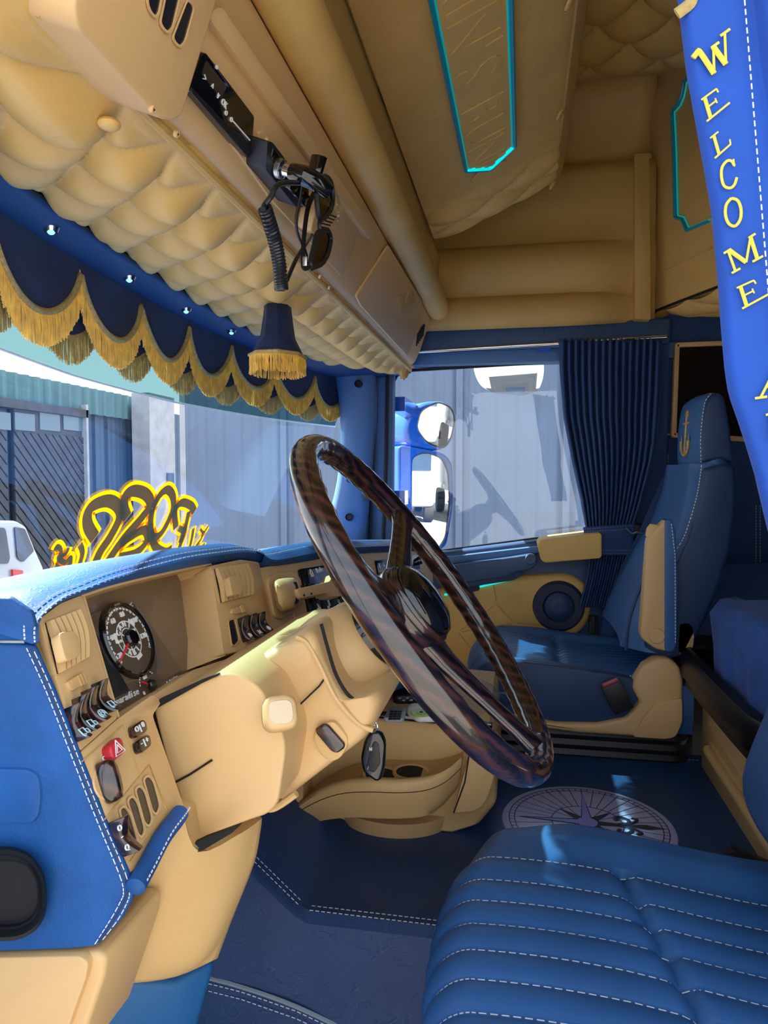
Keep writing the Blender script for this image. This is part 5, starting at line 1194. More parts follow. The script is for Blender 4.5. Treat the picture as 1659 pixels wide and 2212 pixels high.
for u, v in ((888, 1668), (822, 1674)):
    zl = .16
    for _ in range(6): c = P(u, v, z=zl); zl = min(tp_, key=lambda p: abs(p.y-c.y)).z+.0005
    G().lathe([(.028, .001), (.031, .003), (.034, .003), (.036, .000), (.036, -.004)], c, (0, 0, 1), 28).ob('cup_rim', 'beige_plastic', cs)
    G().lathe([(.0005, .0012), (.0285, .0012), (.0285, -.004), (.0005, -.004)], c, (0, 0, 1), 28).ob('cup_well', 'dark_gap', cs)
# drawer end and foot
G().prism(rpoly(PP([(1014, 1628), (1036, 1622), (1066, 1640), (1068, 1680), (1050, 1732), (1030, 1752), (978, 1758)], x=1.035), .012), (.03, 0, 0)).ob('drawer_front', 'beige_plastic', cs, bevel=.008, seg=3)
G().tube(PP([(1014, 1626), (1004, 1690), (980, 1756)], x=1.032), .0014, 5).ob('drawer_gap', 'dark_gap', cs)
c = P(845, 1772, z=.02); G().lathe([(.085, .0), (.090, .03), (.0005, .034)], V((1.10, c.y, .0)), (0, 0, 1), 32, 1.0, 1.3, up=(1, 0, 0)).ob('foot', 'beige_plastic', cs)
# lower dash flank that joins console and knee panel
g = G(); rings = []
for (a, b) in (((655, 1690), (660, 1745)), ((610, 1720), (620, 1790)), ((585, 1745), (590, 1808)), ((572, 1765), (560, 1830))):
    p, q = P(*a, x=1.0), P(*b, x=1.0); rings.append([p, p.lerp(q, .5)+V((-.01, 0, 0)), q, q+V((.1, .0, 0)), p+V((.1, 0, 0))])
G().loft(rings).ob('flank', 'beige_plastic', cs, angle=60)
# ---- things on the tray
def slab(pts, z0, h, name, m_, par, r=.01, bev=.004): return G().prism(rpoly([V((p.x, p.y, z0)) for p in pts], r, 4), (0, 0, h)).ob(name, m_, par, bevel=bev, seg=3)
ZT = ZC+.012
rm = thing('keypad_remote', 'small silver remote with a grid of black keys on the tray', 'remote control', P(850, 1545, z=ZT))
slab(PP([(842, 1534), (880, 1537), (872, 1562), (828, 1560)], z=ZT), ZT, .009, 'case', 'silver_plastic', rm, .006, .003)
for i in range(3):
    for j in range(4):
        p = P(846+i*9+(3-j)*1.0-3, 1538+j*5.3, z=ZT+.009); slab([p+V((a, b, 0)) for a, b in ((-.004, -.0035), (.004, -.0035), (.004, .0035), (-.004, .0035))], ZT+.009, .0016, 'key', 'black_matte', rm, .0008, .0004)
wr_ = thing('white_remote', 'white remote with a green ring button on the tray', 'remote control', P(930, 1548, z=ZT))
slab(PP([(886, 1534), (966, 1536), (972, 1545), (968, 1562), (900, 1562), (878, 1546)], z=ZT), ZT, .016, 'case', 'white_plastic', wr_, .012, .005)
c = P(910, 1540, z=ZT+.0165); G().lathe([(.0005, .0015), (.008, .0015), (.009, .0005), (.019, .0012), (.021, -.001)], c, (0, 0, 1), 26).ob('ring_button', 'green_plastic', wr_); G().ball(c+V((0, 0, .001)), .004, 6, (1, 1, .5)).ob('centre_button', 'black_matte', wr_)
c = P(948, 1542, z=ZT+.0165); G().tube([c+V((.010*math.cos(a), .014*math.sin(a), 0)) for a in [i*math.pi/8 for i in range(16)]], .0012, 6, loop=True).ob('printed_loop', 'silver_plastic', wr_)
br = thing('black_remote', 'long black remote control in a clear film at the back of the tray', 'remote control', P(890, 1510, z=ZT))
slab(PP([(860, 1500), (945, 1496), (952, 1512), (940, 1520), (852, 1522), (846, 1512)], z=ZT), ZT, .018, 'case', 'black_matte', br, .01, .005)
for i in range(6): p = P(864+i*8, 1508+(i % 2)*5, z=ZT+.018); slab([p+V((a, b, 0)) for a, b in ((-.004, -.003), (.004, -.003), (.004, .003), (-.004, .003))], ZT+.018, .0012, 'key', 'silver_plastic', br, .0008, .0004)
# crumpled clear bag
random.seed(3)
bgp = thing('clear_bag', 'crumpled clear plastic bag lying on the tray', 'bag', P(1010, 1520, z=ZT))
cb_ = P(1015, 1530, z=ZT)
def bag(i, j):
    return cb_+V((-.05+.14*i, .07-.14*j, .003+.045*math.sin(math.pi*i)*math.sin(math.pi*j)+.012*random.random()))
G().grid(bag, 9, 9).ob('film', 'clear_film', bgp, smooth=False)
# ---- compass emblem set into the floor
ce_ = thing('compass_emblem', 'round white compass rose emblem inlaid in the blue floor', 'emblem', (1.142, -.142, 0))
cc_ = V((1.142, -.142, .0)); RC = .166; Zc = .004
G().lathe([(RC*1.02, .0), (RC*1.01, .003), (RC*.99, .004), (.0005, .004)], cc_, (0, 0, 1), 96).ob('disc', 'compass_white', ce_)
def cp_(r_, deg, z=Zc): a = math.radians(deg); return cc_+V((r_*RC*math.cos(a), r_*RC*math.sin(a), z))
g = G()
def cring(r_, w): 
    n = 96
    for i in range(n): a, b = 360*i/n, 360*(i+1)/n; g.add([cp_(r_-w, a, Zc+.0004), cp_(r_+w, a, Zc+.0004), cp_(r_+w, b, Zc+.0004), cp_(r_-w, b, Zc+.0004)], [[0, 1, 2, 3]])
for r_ in (.93, .865, .42): cring(r_, .006)
def ray(a, r0, r1, w): 
    t = math.radians(a); d_ = V((math.cos(t), math.sin(t), 0)); s_ = V((-d_.y, d_.x, 0)); o = cc_+V((0, 0, Zc+.0004)); g.add([o+d_*r0*RC+s_*w, o+d_*r0*RC-s_*w, o+d_*r1*RC-s_*w, o+d_*r1*RC+s_*w], [[0, 1, 2, 3]])
for i in range(72): ray(i*5, .865, .93, .0009)
for i in range(36): ray(i*10+5 if False else i*10, .42 if i % 3 else .2, .865, .0008)
g.ob('printed_rings', 'compass_ink', ce_, smooth=False, kind='stuff')
for k in range(8):                       # star points
    a = k*45; Lr = .80 if k % 2 == 0 else .46; m_ = 'compass_lilac' if k in (0, 2, 4) else 'compass_ink'
    dk = G().add([cp_(.0, 0, Zc+.0006), cp_(.15, a-22, Zc+.0006), cp_(Lr, a, Zc+.0006), cp_(.15, a+22, Zc+.0006)], [[0, 1, 2, 3]])
    o = dk.ob('star_point', m_, ce_, smooth=False)
    if m_ == 'compass_lilac':
        G().tube([cp_(.15, a-22, Zc+.0008), cp_(Lr, a, Zc+.0008), cp_(.15, a+22, Zc+.0008)], .0009, 4).ob('outline', 'compass_ink', o)
G().lathe([(.0005, .0012), (.020, .0012), (.020, 0)], cc_+V((0, 0, Zc)), (0, 0, 1), 28).ob('centre_disc', 'compass_lilac', ce_)
g = G()                                  # fleur-de-lis pointer towards the rear
o = cc_+V((0, 0, Zc+.0010)); dn = V((0, -1, 0)); sd = V((1, 0, 0))
def q2(pts): g.add([o+dn*(a*RC)+sd*(b*RC) for a, b in pts], [list(range(len(pts)))])
q2([(.40, .0), (.62, .05), (.70, .06), (.76, .04), (.92, .0), (.76, -.04), (.70, -.06), (.62, -.05)])
for s_ in (-1, 1):
    pts = spline([V((.46, .02*s_, 0)), V((.50, .12*s_, 0)), V((.42, .20*s_, 0)), V((.34, .17*s_, 0)), V((.36, .11*s_, 0))], 5)
    g.tube([o+dn*(p.x*RC)+sd*(p.y*RC) for p in pts], .0045, 6, flat=.3, up=(0, 0, 1))
    pts = spline([V((.48, .03*s_, 0)), V((.56, .10*s_, 0)), V((.60, .17*s_, 0)), V((.54, .20*s_, 0))], 5); g.tube([o+dn*(p.x*RC)+sd*(p.y*RC) for p in pts], .004, 6, flat=.3, up=(0, 0, 1))
q2([(.36, -.05), (.46, -.06), (.46, .06), (.36, .05)])
g.ob('fleur_pointer', 'compass_ink', ce_, smooth=False)
# ================================================================== SEATS, BED, CURTAINS
# ---- driver seat
ds = thing('driver_seat', 'blue leather driver seat with white-stitched pleats in the foreground', 'seat', (.56, -.2, -.2))
NX, XA, XB = 9, .285, .815
seams_x = [.345, .392, .440, .488, .536, .584, .632, .690]
def pleat(x):
    if x < .33 or x > .70: return 0
    for a, b in zip(seams_x[:-1], seams_x[1:]):
        if a <= x <= b: return .007*abs(math.sin(math.pi*(x-a)/(b-a)))**.6
    return 0
def yfr(x): return .098-.055*((x-.55)/.26)**2*(1 if x > .55 else .35)          # front edge bows back towards the far corner
def ztop(x, y):
    z = .148+.012*math.cos((y+.02)*9)-.04*max(0, -y-.12)
    bol = .018*sstep(.685, .75, x)*sstep(.02, -.10, y); z += bol
    z -= .030*sstep(.77, XB, x)**2*1.5
    gy = -.148-.40*(.632-x)*-.0
    return z
def dcush(i, j):
    x = XA+(XB-XA)*i; yf = yfr(x); s = j
    # path: front face bottom -> rounded nose -> along the top
    if s < .30:
        t = s/.30; a = math.pi/2*t; z = -.10+(.148-.055-(-.10))*t; z = -.10+.193*t; y = yf+.006*math.sin(math.pi*t)-.012*(1-t); nrm = V((0, 1, 0))
    elif s < .48:
        t = (s-.30)/.18; a = math.pi/2*t; R_ = .055; y = yf-R_+R_*math.cos(a); z = .093+(ztop(x, yf-R_)-.093)*math.sin(a); nrm = V((0, math.cos(a), math.sin(a)))
    else:
        t = (s-.48)/.52; y = (yf-.055)+(-.42-(yf-.055))*t; z = ztop(x, y); nrm = V((0, 0, 1))
    e = max(0, (x-.795)/.02) ; p = V((x, y, z))
    gr = 0
    if s > .48:                                    # cross groove where the cushion meets the rear pad
        gyy = -.155-.10*(.632-x)/.2*.35; dd = (p.y-gyy); gr = -.012*math.exp(-(dd/.008)**2)*(1 if x < .70 else 0)
    p += nrm*(pleat(x)*min(1, max(0, (s-.18)/.15))+gr)
    k = sstep(.775, XB, x); p.z -= .035*k*k; 
    return p
g = G().grid(dcush, 130, 110)
side = [dcush(1, j/40) for j in range(41)]; sideb = [V((p.x-.01, p.y-.01*0, -.10)) for p in side]
g.loft([[a, V((XB+.004, a.y, a.z*.6-.04)), b] for a, b in zip(side, sideb)], closed=False)
g.ob('cushion', 'blue_seat', ds, angle=70)
g = G()
for x in seams_x[:-1]+[.690]:
    i = (x-XA)/(XB-XA); pts = [dcush(i, .22+.78*k/60) for k in range(61)]
    pts = [p for p in pts if p.y > -.41]
    g.stitch([p+V((0, .0, .001)) for p in pts], (0, .25, 1), .0058, .0030, .00048, .0010)
g.ob('stitching', 'thread', ds)
pts = [dcush((x-XA)/(XB-XA), .5) for x in (.3, .4)]
G().box((.55, -.18, -.15), (.46, .46, .10)).ob('base', 'black_matte', ds, bevel=.02)
# backrest (mostly behind the picture edge)
rings = []
for z, yc_, dp, w_ in ((.175, -.400, .03, .22), (.205, -.404, .070, .255), (.26, -.408, .086, .270), (.36, -.435, .085, .268), (.60, -.51, .08, .25), (.80, -.56, .07, .21), (.92, -.585, .05, .14)):
    rings.append(rpoly([V((.56-w_, yc_-dp, z)), V((.56-w_, yc_+dp, z)), V((.56+w_, yc_+dp, z)), V((.56+w_, yc_-dp, z))], .06, 5))
rings = [list(r_) for r_ in zip(*[spline(c_, 3) for c_ in zip(*rings)])]
G().loft(rings).ob('backrest', 'blue_seat', ds, angle=70)
# buckle of the driver belt
bk = thing('seat_buckle', 'black seat-belt buckle with red button beside the driver seat', 'buckle', P(1600, 1880, x=.86))
b0, b1 = P(1664, 1892, x=.87), P(1566, 1850, x=.87); d_ = (b1-b0).normalized(); s_ = V((1, 0, 0)); n_ = d_.cross(s_)
G().obox(b0.lerp(b1, .40), d_*.085, s_*.022, n_*.040).ob('body', 'black_matte', bk, bevel=.004)
G().obox(b0.lerp(b1, .86), d_*.016, s_*.018, n_*.034).ob('release_button', 'red_plastic', bk, bevel=.002)
# ---- passenger seat
ps = thing('passenger_seat', 'blue leather passenger seat with tan base and anchor-embroidered headrest', 'seat', (1.74, -.2, 0))
SA, SB = 1.50, 1.97
def pc_front(x): return .135-.03*((x-1.735)/.235)**2
def pcush(i, j):
    x = SA+(SB-SA)*i; yf = pc_front(x); s = j
    zt = .225
    if s < .25:
        t = s/.25; y = yf-.004*(1-t); z = .075+(.165-.075)*t; nrm = V((0, 1, 0))
    elif s < .45:
        t = (s-.25)/.2; a = math.pi/2*t; y = yf-.06+.06*math.cos(a); z = .165+(zt-.165)*math.sin(a); nrm = V((0, math.cos(a), math.sin(a)))
    else:
        t = (s-.45)/.55; y = yf-.06+(-.42-(yf-.06))*t; z = zt-.045*math.sin(math.pi*.62*t)+.01*t; nrm = V((0, 0, 1))
    c_ = (x-1.735)/.235
    pl = .004*abs(math.sin(math.pi*(x-1.58)/.031))**.6 if 1.575 < x < 1.895 else 0
    bol = .020*sstep(.62, .80, abs(c_))*sstep(.40, .6, s)
    gr = -.012*math.exp(-((y+.115)/.010)**2) if 1.56 < x < 1.91 and s > .5 else 0
    p = V((x, y, z))+nrm*(pl*min(1, s/.3)+bol+gr); k = sstep(.86, 1.0, abs(c_)); p.z -= .022*k*k
    return p
g = G().grid(pcush, 120, 90)
for e in (0, 1):
    sd = [pcush(e, k/30) for k in range(31)]; xo_ = -.006 if e == 0 else .006
    g.loft([[a, V((a.x+xo_, a.y, a.z-.02)), V((a.x+xo_, a.y, max(.085, a.z*.6))), V((a.x-xo_, a.y, .07))] for a in sd], closed=False)
g.ob('cushion', 'blue_seat', ps, angle=70)
g = G(); g.stitch([pcush(.035, .42+.58*k/30)+V((-.002, 0, .001)) for k in range(31)], (-.5, 0, 1), .006, .004, .0007)
for x in (1.58, 1.611, 1.642): g.stitch([pcush((x-SA)/(SB-SA), .2+.3*k/12) for k in range(13)], (0, .5, 1), .006, .004, .0006)
g.ob('stitching', 'thread', ps)
# side cover of the cushion
cv = rpoly(PP([(1034, 1432), (1110, 1428), (1200, 1438), (1330, 1458), (1372, 1468), (1385, 1500), (1350, 1556), (1250, 1566), (1150, 1560), (1095, 1540)], x=SA-.016), .03)
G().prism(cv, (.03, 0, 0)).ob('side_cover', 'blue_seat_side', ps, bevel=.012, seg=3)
# base shell
bs = PP([(1060, 1540), (1120, 1548), (1200, 1562), (1290, 1564), (1352, 1552), (1384, 1520), (1366, 1488), (1372, 1468), (1390, 1440), (1415, 1424), (1445, 1422), (1468, 1440), (1476, 1470), (1474, 1540), (1462, 1590), (1440, 1596), (1250, 1584), (1080, 1562)], x=SA-.030)
G().prism(bs, (.05, 0, 0)).ob('base_shell', 'beige_plastic', ps, bevel=.009, seg=3)
sk = PP([(1366, 1592), (1390, 1550), (1420, 1518), (1474, 1508), (1474, 1560), (1460, 1592), (1440, 1597)], x=SA-.036)
G().prism(rpoly(sk, .01), (.03, 0, 0)).ob('shell_foot', 'beige_plastic', ps, bevel=.006, seg=3)
G().box((1.735, -.14, .03), (.44, .50, .09)).ob('suspension_box', 'black_matte', ps, bevel=.01)
g = G()
for z in (.005, .03, .055): g.tube(rpoly([V((1.51, .10, z)), V((1.51, -.40, z)), V((1.96, -.40, z)), V((1.96, .10, z))], .03), .018, 8, loop=True)
g.ob('bellows', 'black_matte', ps)
# backrest: outline of the near side, swept across with a rounded face
fr_ = [(1352, 1404), (1378, 1340), (1420, 1262), (1461, 1191), (1480, 1160), (1500, 1101), (1512, 1050), (1518, 1000)]
bk_ = [(1490, 1420), (1530, 1345), (1555, 1275), (1581, 1191), (1588, 1150), (1594, 1101), (1597, 1050), (1597, 1005)]
F3, B3 = spline(PP(fr_, x=SA), 4), spline(PP(bk_, x=SA), 4)
def backring(a, b, x0, x1, r, dish=.016):
    out = []; m = 14
    for k in range(m+1):
        t = k/m; x = x0+(x1-x0)*t; c_ = 2*t-1; e = max(0, (abs(c_)-.86)/.14); f_ = a+(b-a)*(.30*e**2.2)+(a-b).normalized()*(dish*(abs(c_)**2)*(1-e)-.003)
        if abs(c_) < .6: f_ += (a-b).normalized()*(.003*abs(math.sin(math.pi*t*14)))
        out.append(V((x, f_.y, f_.z)))
    for k in range(m+1):
        t = 1-k/m; x = x0+(x1-x0)*t; c_ = 2*t-1; e = max(0, (abs(c_)-.7)/.3); q = b+(a-b)*(.35*e**2); out.append(V((x, q.y, q.z)))
    return out
sh_ = [x for x in [0]*4+[.0]*12+[.008, .012, .018, .024, .03, .036, .042, .05, .056, .06, .066, .07, .07]][:len(F3)]
G().loft([backring(a, b, SA+s_, SB-s_, .05) for a, b, s_ in zip(F3, B3, sh_)]).ob('backrest', 'blue_seat', ps, angle=75)
# darker leather on the near flank of the backrest
fl = PP([(1466, 1200), (1482, 1168), (1503, 1101), (1516, 1050), (1522, 1012), (1560, 1002), (1590, 1008), (1593, 1060), (1590, 1110), (1578, 1191), (1552, 1275), (1525, 1340), (1484, 1418), (1440, 1425), (1390, 1400), (1420, 1300)], x=SA-.004)
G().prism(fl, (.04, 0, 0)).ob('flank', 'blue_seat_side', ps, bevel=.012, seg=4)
g = G(); g.stitch(spline([p+V((.004, .004, 0)) for p in PP([(1462, 1192), (1482, 1160), (1502, 1101), (1514, 1050), (1520, 1003)], x=SA-.005)], 4), (-1, 0, 0), .005, .003, .0009); g.ob('stitching', 'thread', ps)
G().tube(spline(PP([(1352, 1404), (1362, 1330), (1392, 1250), (1420, 1200)], x=SA-.002), 5), .004, 6).ob('piping', 'blue_seat_side', ps)
# headrest
hf = [(1512, 1004), (1511, 960), (1514, 910), (1520, 870), (1527, 848), (1545, 838)]; hb_ = [(1590, 1004), (1586, 960), (1580, 910), (1574, 870), (1568, 850), (1556, 840)]
HF, HBk = spline(PP(hf, x=SA+.07), 4), spline(PP(hb_, x=SA+.07), 4)
hi_ = [0]*(len(HF)-7)+[.004, .010, .020, .034, .054, .080, .115]
G().loft([backring(a, b, SA+.07+s_, SB-.07-s_, .04, -.012) for a, b, s_ in zip(HF, HBk, hi_)]).ob('headrest', 'blue_seat', ps, angle=75)
hsd = PP([(1517, 1000), (1516, 960), (1519, 910), (1526, 872), (1534, 856), (1552, 846), (1566, 858), (1574, 900), (1582, 960), (1586, 1000), (1560, 990)], x=SA+.064)
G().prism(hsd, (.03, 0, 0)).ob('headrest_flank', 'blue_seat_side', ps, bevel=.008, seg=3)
g = G(); g.stitch(spline(PP([(1514, 1000), (1513, 955), (1516, 910), (1523, 868), (1536, 850)], x=SA+.063), 3), (-1, 0, 0), .005, .003, .0008); g.ob('stitching', 'thread', ps)
# embroidered anchor on the headrest front
ac = P(1472, 965, x=1.72); 
yv = lambda z: P(1471, 0, x=1.72).y
g = G()
def hp(s, z):                             # point on the front of the headrest
    base = HF[0].lerp(HF[-1], 0); 
    f_ = [p for p in HF]; k = min(range(len(f_)-1), key=lambda i: abs(f_[i].z-z)); y = f_[k].y+(f_[k+1].y-f_[k].y)*((z-f_[k].z)/max(1e-4, f_[k+1].z-f_[k].z)) if f_[k+1].z != f_[k].z else f_[k].y
    return V((1.735+s, y-.001, z))
zc_ = (HF[0].z+HF[-1].z)/2-.01
g.tube([hp(0, zc_-.05), hp(0, zc_+.045)], .0035, 6); g.tube([hp(-.028, zc_+.030), hp(.028, zc_+.030)], .003, 6)
g.tube([hp(.009*math.cos(a), zc_+.054+.009*math.sin(a)) for a in [i*math.pi/6 for i in range(13)]], .0025, 6)
g.tube(spline([hp(-.042, zc_-.018), hp(-.034, zc_-.042), hp(0, zc_-.056), hp(.034, zc_-.042), hp(.042, zc_-.018)], 5), .0045, 6)
for s_ in (-1, 1): g.add([hp(s_*.052, zc_-.022), hp(s_*.042, zc_+.002), hp(s_*.030, zc_-.024)], [[0, 1, 2]])
g.ob('embroidered_anchor', 'gold_braid', ps)
# folded armrest
arp = rpoly(PP([(1400, 1165), (1412, 1148), (1432, 1130), (1440, 1122), (1452, 1124), (1452, 1395), (1440, 1408), (1415, 1402), (1388, 1382), (1384, 1370)], x=SA-.055), .008)
G().prism(arp, (.045, 0, 0)).ob('armrest_shell', 'beige_plastic', ps, bevel=.006, seg=3)
arb = rpoly(PP([(1436, 1124), (1450, 1121), (1460, 1150), (1464, 1260), (1462, 1390), (1455, 1408), (1436, 1408)], x=SA-.058), .01)
arp_o = G().prism(arb, (.05, 0, 0)).ob('armrest_pad', 'blue_seat', ps, bevel=.010, seg=4)
G().stitch(PP([(1450, 1130), (1458, 1200), (1459, 1390)], x=SA-.0585), (-1, 0, 0), .005, .003, .0007).ob('stitching', 'thread', arp_o)
c0, c1 = P(1412, 1160, x=SA-.033), P(1416, 1133, x=SA-.033)
G().tube([c0, c0.lerp(c1, .6), c1], [.019, .019, .013], 20).ob('armrest_knob', 'beige_grain', ps)
G().lathe([(.0005, -.002), (.017, -.002), (.0185, .0), (.0185, .006)], P(1419, 1374, x=SA-.056), (1, 0, 0), 24).ob('pivot_cap', 'beige_plastic', ps)
G().prism(rpoly(PP([(1465, 1345), (1490, 1342), (1502, 1358), (1498, 1400), (1488, 1418), (1462, 1414)], x=SA-.004), .01), (.03, 0, 0)).ob('recliner_cover', 'beige_plastic', ps, bevel=.005)
# belt buckle and belt
b0, b1 = P(1345, 1528, x=SA-.05), P(1318, 1474, x=SA-.05); d_ = (b1-b0).normalized(); s_ = V((1, 0, 0)); n_ = d_.cross(s_)
bk = thing('seat_buckle', 'black seat-belt buckle with red button on the passenger seat', 'buckle', b0)
G().obox(b0.lerp(b1, .42), d_*.072, s_*.020, n_*.050).ob('body', 'black_matte', bk, bevel=.004); G().obox(b0.lerp(b1, .98), d_*.010, s_*.014, n_*.040).ob('release_button', 'red_dark', bk, bevel=.002)
blt = thing('seat_belt', 'dark blue passenger seat belt running down beside the curtain', 'seat belt', P(1320, 1400, x=2.02))
L_ = spline(PP([(1447, 1030), (1420, 1090), (1394, 1150), (1352, 1235), (1322, 1320), (1306, 1410)], x=2.02), 5); g = G()
g.loft([[p+V((0, .020, 0)), p+V((-.002, -.024, 0)), p+V((.001, -.024, 0)), p+V((.002, .020, 0))] for p in L_]); g.ob('webbing', 'navy_cloth', blt)
G().tube(spline(PP([(1352, 1140), (1366, 1152), (1376, 1150), (1402, 1156)], x=2.0), 5), .004, 8).ob('wire_guide', 'steel', blt)
G().box(P(1375, 1145, x=2.06), (.03, .05, .04)).ob('anchor_block', 'black_matte', blt, bevel=.006)
G().tube(PP([(1282, 1330), (1280, 1440)], x=2.09), .016, 10).ob('door_pillar_strap', 'black_matte', blt)
# ---- bed
bd = thing('bed', 'sleeper bunk with tan base panels and glossy black rail', 'bed', (1.2, -.8, 0))
YBd = -.440
G().prism([V((.86, YBd, -.02)), V((1.50, YBd, -.02)), V((1.50, YBd, .20)), V((.86, YBd, .20))], (0, -.4, 0)).ob('base_panel', 'beige_grain', bd, bevel=.008)
for px in ([(1528, 1556), (1700, 1840), (1700, 1850), (1528, 1562)], [(1530, 1600), (1545, 1618), (1700, 1880), (1700, 1945), (1532, 1660)]):
    G().prism(PP(px, y=YBd+.004), (0, -.01, 0)).ob('panel_rib', 'beige_grain', bd, bevel=.004)
G().tube(spline(PP([(1530, 1620), (1548, 1650), (1620, 1760), (1720, 1920)], y=YBd+.008), 5), .012, 10).ob('panel_bead', 'beige_grain', bd)
rail = [V((.98, -.415, .262)), V((1.06, -.405, .262)), V((1.30, -.402, .262)), V((1.42, -.402, .262)), V((1.490, -.404, .262)), V((1.522, -.43, .262)), V((1.525, -.52, .262)), V((1.51, -.70, .262))]
pre = [V((.25, -.62, .262)), V((.80, -.60, .262)), V((.90, -.46, .262))]
rp_ = spline(pre+rail, 5)
g = G(); rings = []
for i, p in enumerate(rp_):
    t = (rp_[min(i+1, len(rp_)-1)]-rp_[max(i-1, 0)]).normalized(); o_ = V((-t.y, t.x, 0)).normalized()
    rings.append([p+o_*x_+V((0, 0, z_)) for x_, z_ in ((.0, -.066), (.010, -.058), (.008, -.044), (.018, -.036), (.018, .010), (.012, .022), (-.004, .026), (-.014, .018), (-.016, -.066))])
G().loft(rings).ob('rail', 'rail_black', bd, angle=35)
G().prism([V((.88, -.46, .20)), V((1.48, -.46, .20)), V((1.48, -1.28, .20)), V((.88, -1.28, .20))], (0, 0, .03)).ob('deck', 'black_matte', bd)
G().box((1.78, -.70, .05), (.30, .5, .35)).ob('end_locker', 'dark_gap', bd)
# mattress with rounded, slightly rumpled cover
mt = thing('mattress', 'royal blue velvet mattress on the sleeper bunk', 'mattress', (1.0, -.85, .25))
def mring(x):
    e = sstep(1.36, 1.43, x); y0 = -.430-.05*e*e-.19*sstep(.95, .86, x); z1 = .425-.012*e; w = .004*math.sin(x*31)+.003*math.sin(x*77)
    return [V((x, -1.28, .23)), V((x, y0-.02, .23)), V((x, y0+.004+w, .255)), V((x, y0+.008+w*1.2, .32)), V((x, y0+.004-w, .395)), V((x, y0-.010, .424)), V((x, y0-.035, z1)), V((x, -.62, z1+.006+.003*math.sin(x*23))), V((x, -.9, z1+.008)), V((x, -1.28, z1))]
xs_ = [.3+i*.01885 for i in range(61)]
G().loft([mring(x) for x in xs_]).ob('cover', 'bed_velvet', mt, angle=80)
G().tube([V((x, -.440-.05*sstep(1.36, 1.43, x)**2-.19*sstep(.95, .86, x), .417)) for x in xs_], .003, 6).ob('piping', 'bed_velvet', mt)
# ---- television on the sleeper wall
tv = thing('television', 'dark flat television in a tan frame on the sleeper wall', 'television', P(1520, 850, x=2.14))
q = PP([(1462, 746), (1640, 739), (1640, 950), (1455, 940)], x=2.12); q = [q[0], q[1], q[2], q[3]]
G().prism(q, (.03, 0, 0)).ob('screen', 'black_gloss', tv)
for a, b in ((0, 1), (1, 2), (2, 3), (3, 0)):
    d_ = (q[b]-q[a]); n_ = V((1, 0, 0)).cross(d_).normalized(); c = (q[a]+q[b])/2; G().obox(c+V((.006, 0, 0)), V((.034, 0, 0)), d_*1.02, n_*.014).ob('frame_bar', 'beige_plastic', tv, bevel=.002)
# ---- passenger-side curtain
ct = thing('curtain', 'navy pleated curtain tied back beside the passenger window', 'curtain', P(1320, 730, x=2.05))
LE = [(730, 1208), (800, 1210), (900, 1218), (1000, 1237), (1080, 1255), (1137, 1264), (1170, 1268), (1200, 1272), (1250, 1266), (1312, 1250)]
RE = [(730, 1430), (850, 1427), (950, 1420), (1000, 1411), (1050, 1396), (1100, 1381), (1137, 1368), (1170, 1364), (1200, 1362), (1250, 1348), (1312, 1332)]
def curt(i, j):
    v = 730+582*j; u0, u1 = lerpt(LE, v), lerpt(RE, v); u = u0+(u1-u0)*i
    w = (u1-u0)/222; amp = .012+.006*(1-w)
    x = 2.055+amp*math.cos(2*math.pi*15*(i+.012*math.sin(j*5)))+.012*math.sin(i*9+j*3)*w*sstep(.02, .2, j)
    return P(u+.0012, v+6*abs(math.sin(math.pi*18*i))*(1 if j < .01 else 0), x=x)
G().grid(curt, 216, 50).ob('drape', 'navy_cloth', ct, angle=80, solid=.002)
def tie(i, j):
    v = 1139+60*j; u0, u1 = lerpt(LE, v)-4, lerpt(RE, v)+3; return P(u0+(u1-u0)*i, v-8*i*(1-j), x=2.032-.012*math.sin(math.pi*i))
to = G().grid(tie, 16, 4).ob('tieback', 'navy_cloth', ct, angle=80, solid=.004)
g = G()
for j in (.06, .16, .84, .94): g.stitch([tie(k/10, j)+V((-.003, 0, 0)) for k in range(11)], (-1, 0, 0), .004, .004, .0005)
g.ob('stitching', 'silver_plastic', to)
G().stitch([curt(k/216, .035)+V((-.003, 0, 0)) for k in range(0, 217, 3)], (-1, 0, 0), .003, .006, .0007).ob('stitching', 'silver_plastic', ct)
# ---- embroidered curtain on the driver side
wc = thing('welcome_curtain', 'bright blue velvet curtain embroidered WELCOME in gold at the open door', 'curtain', P(1560, 0, x=.25))
XQ = .235
LW = [(-520, 1402), (-60, 1462), (0, 1470), (150, 1488), (300, 1515), (450, 1542), (600, 1556), (700, 1563), (800, 1572), (850, 1580), (900, 1598), (960, 1618), (1020, 1636), (1080, 1650), (1130, 1662), (1200, 1680), (1350, 1716), (1520, 1738)]
def wcu(i, j):
    v = -520+2040*j; u0 = lerpt(LW, v); u = u0+i*(420-70*sstep(.55, .8, j)); amp = .016*sstep(.28, .6, i)
    x = XQ+amp*math.cos(i*22-1.2+j*2)+.012*(1-sstep(0, .04, i))*.6-.0*i
    return P(u, v, x=x)
G().tube([P(1390, -516, x=XQ), P(1860, -516, x=XQ)], .007, 10).ob('rail', 'chrome', wc)
G().grid(wcu, 80, 90).ob('drape', 'welcome_velvet', wc, angle=80, solid=.003)
g = G()
g.stitch([P(1606+v*.082, v, x=XQ-.0040) for v in range(-500, 760, 40)], (-1, 0, 0), .0048, .0030, .0004, .002)
for q in ([(1470, 20), (1500, 0)], ): pass
g.ob('stitching', 'thread', wc)
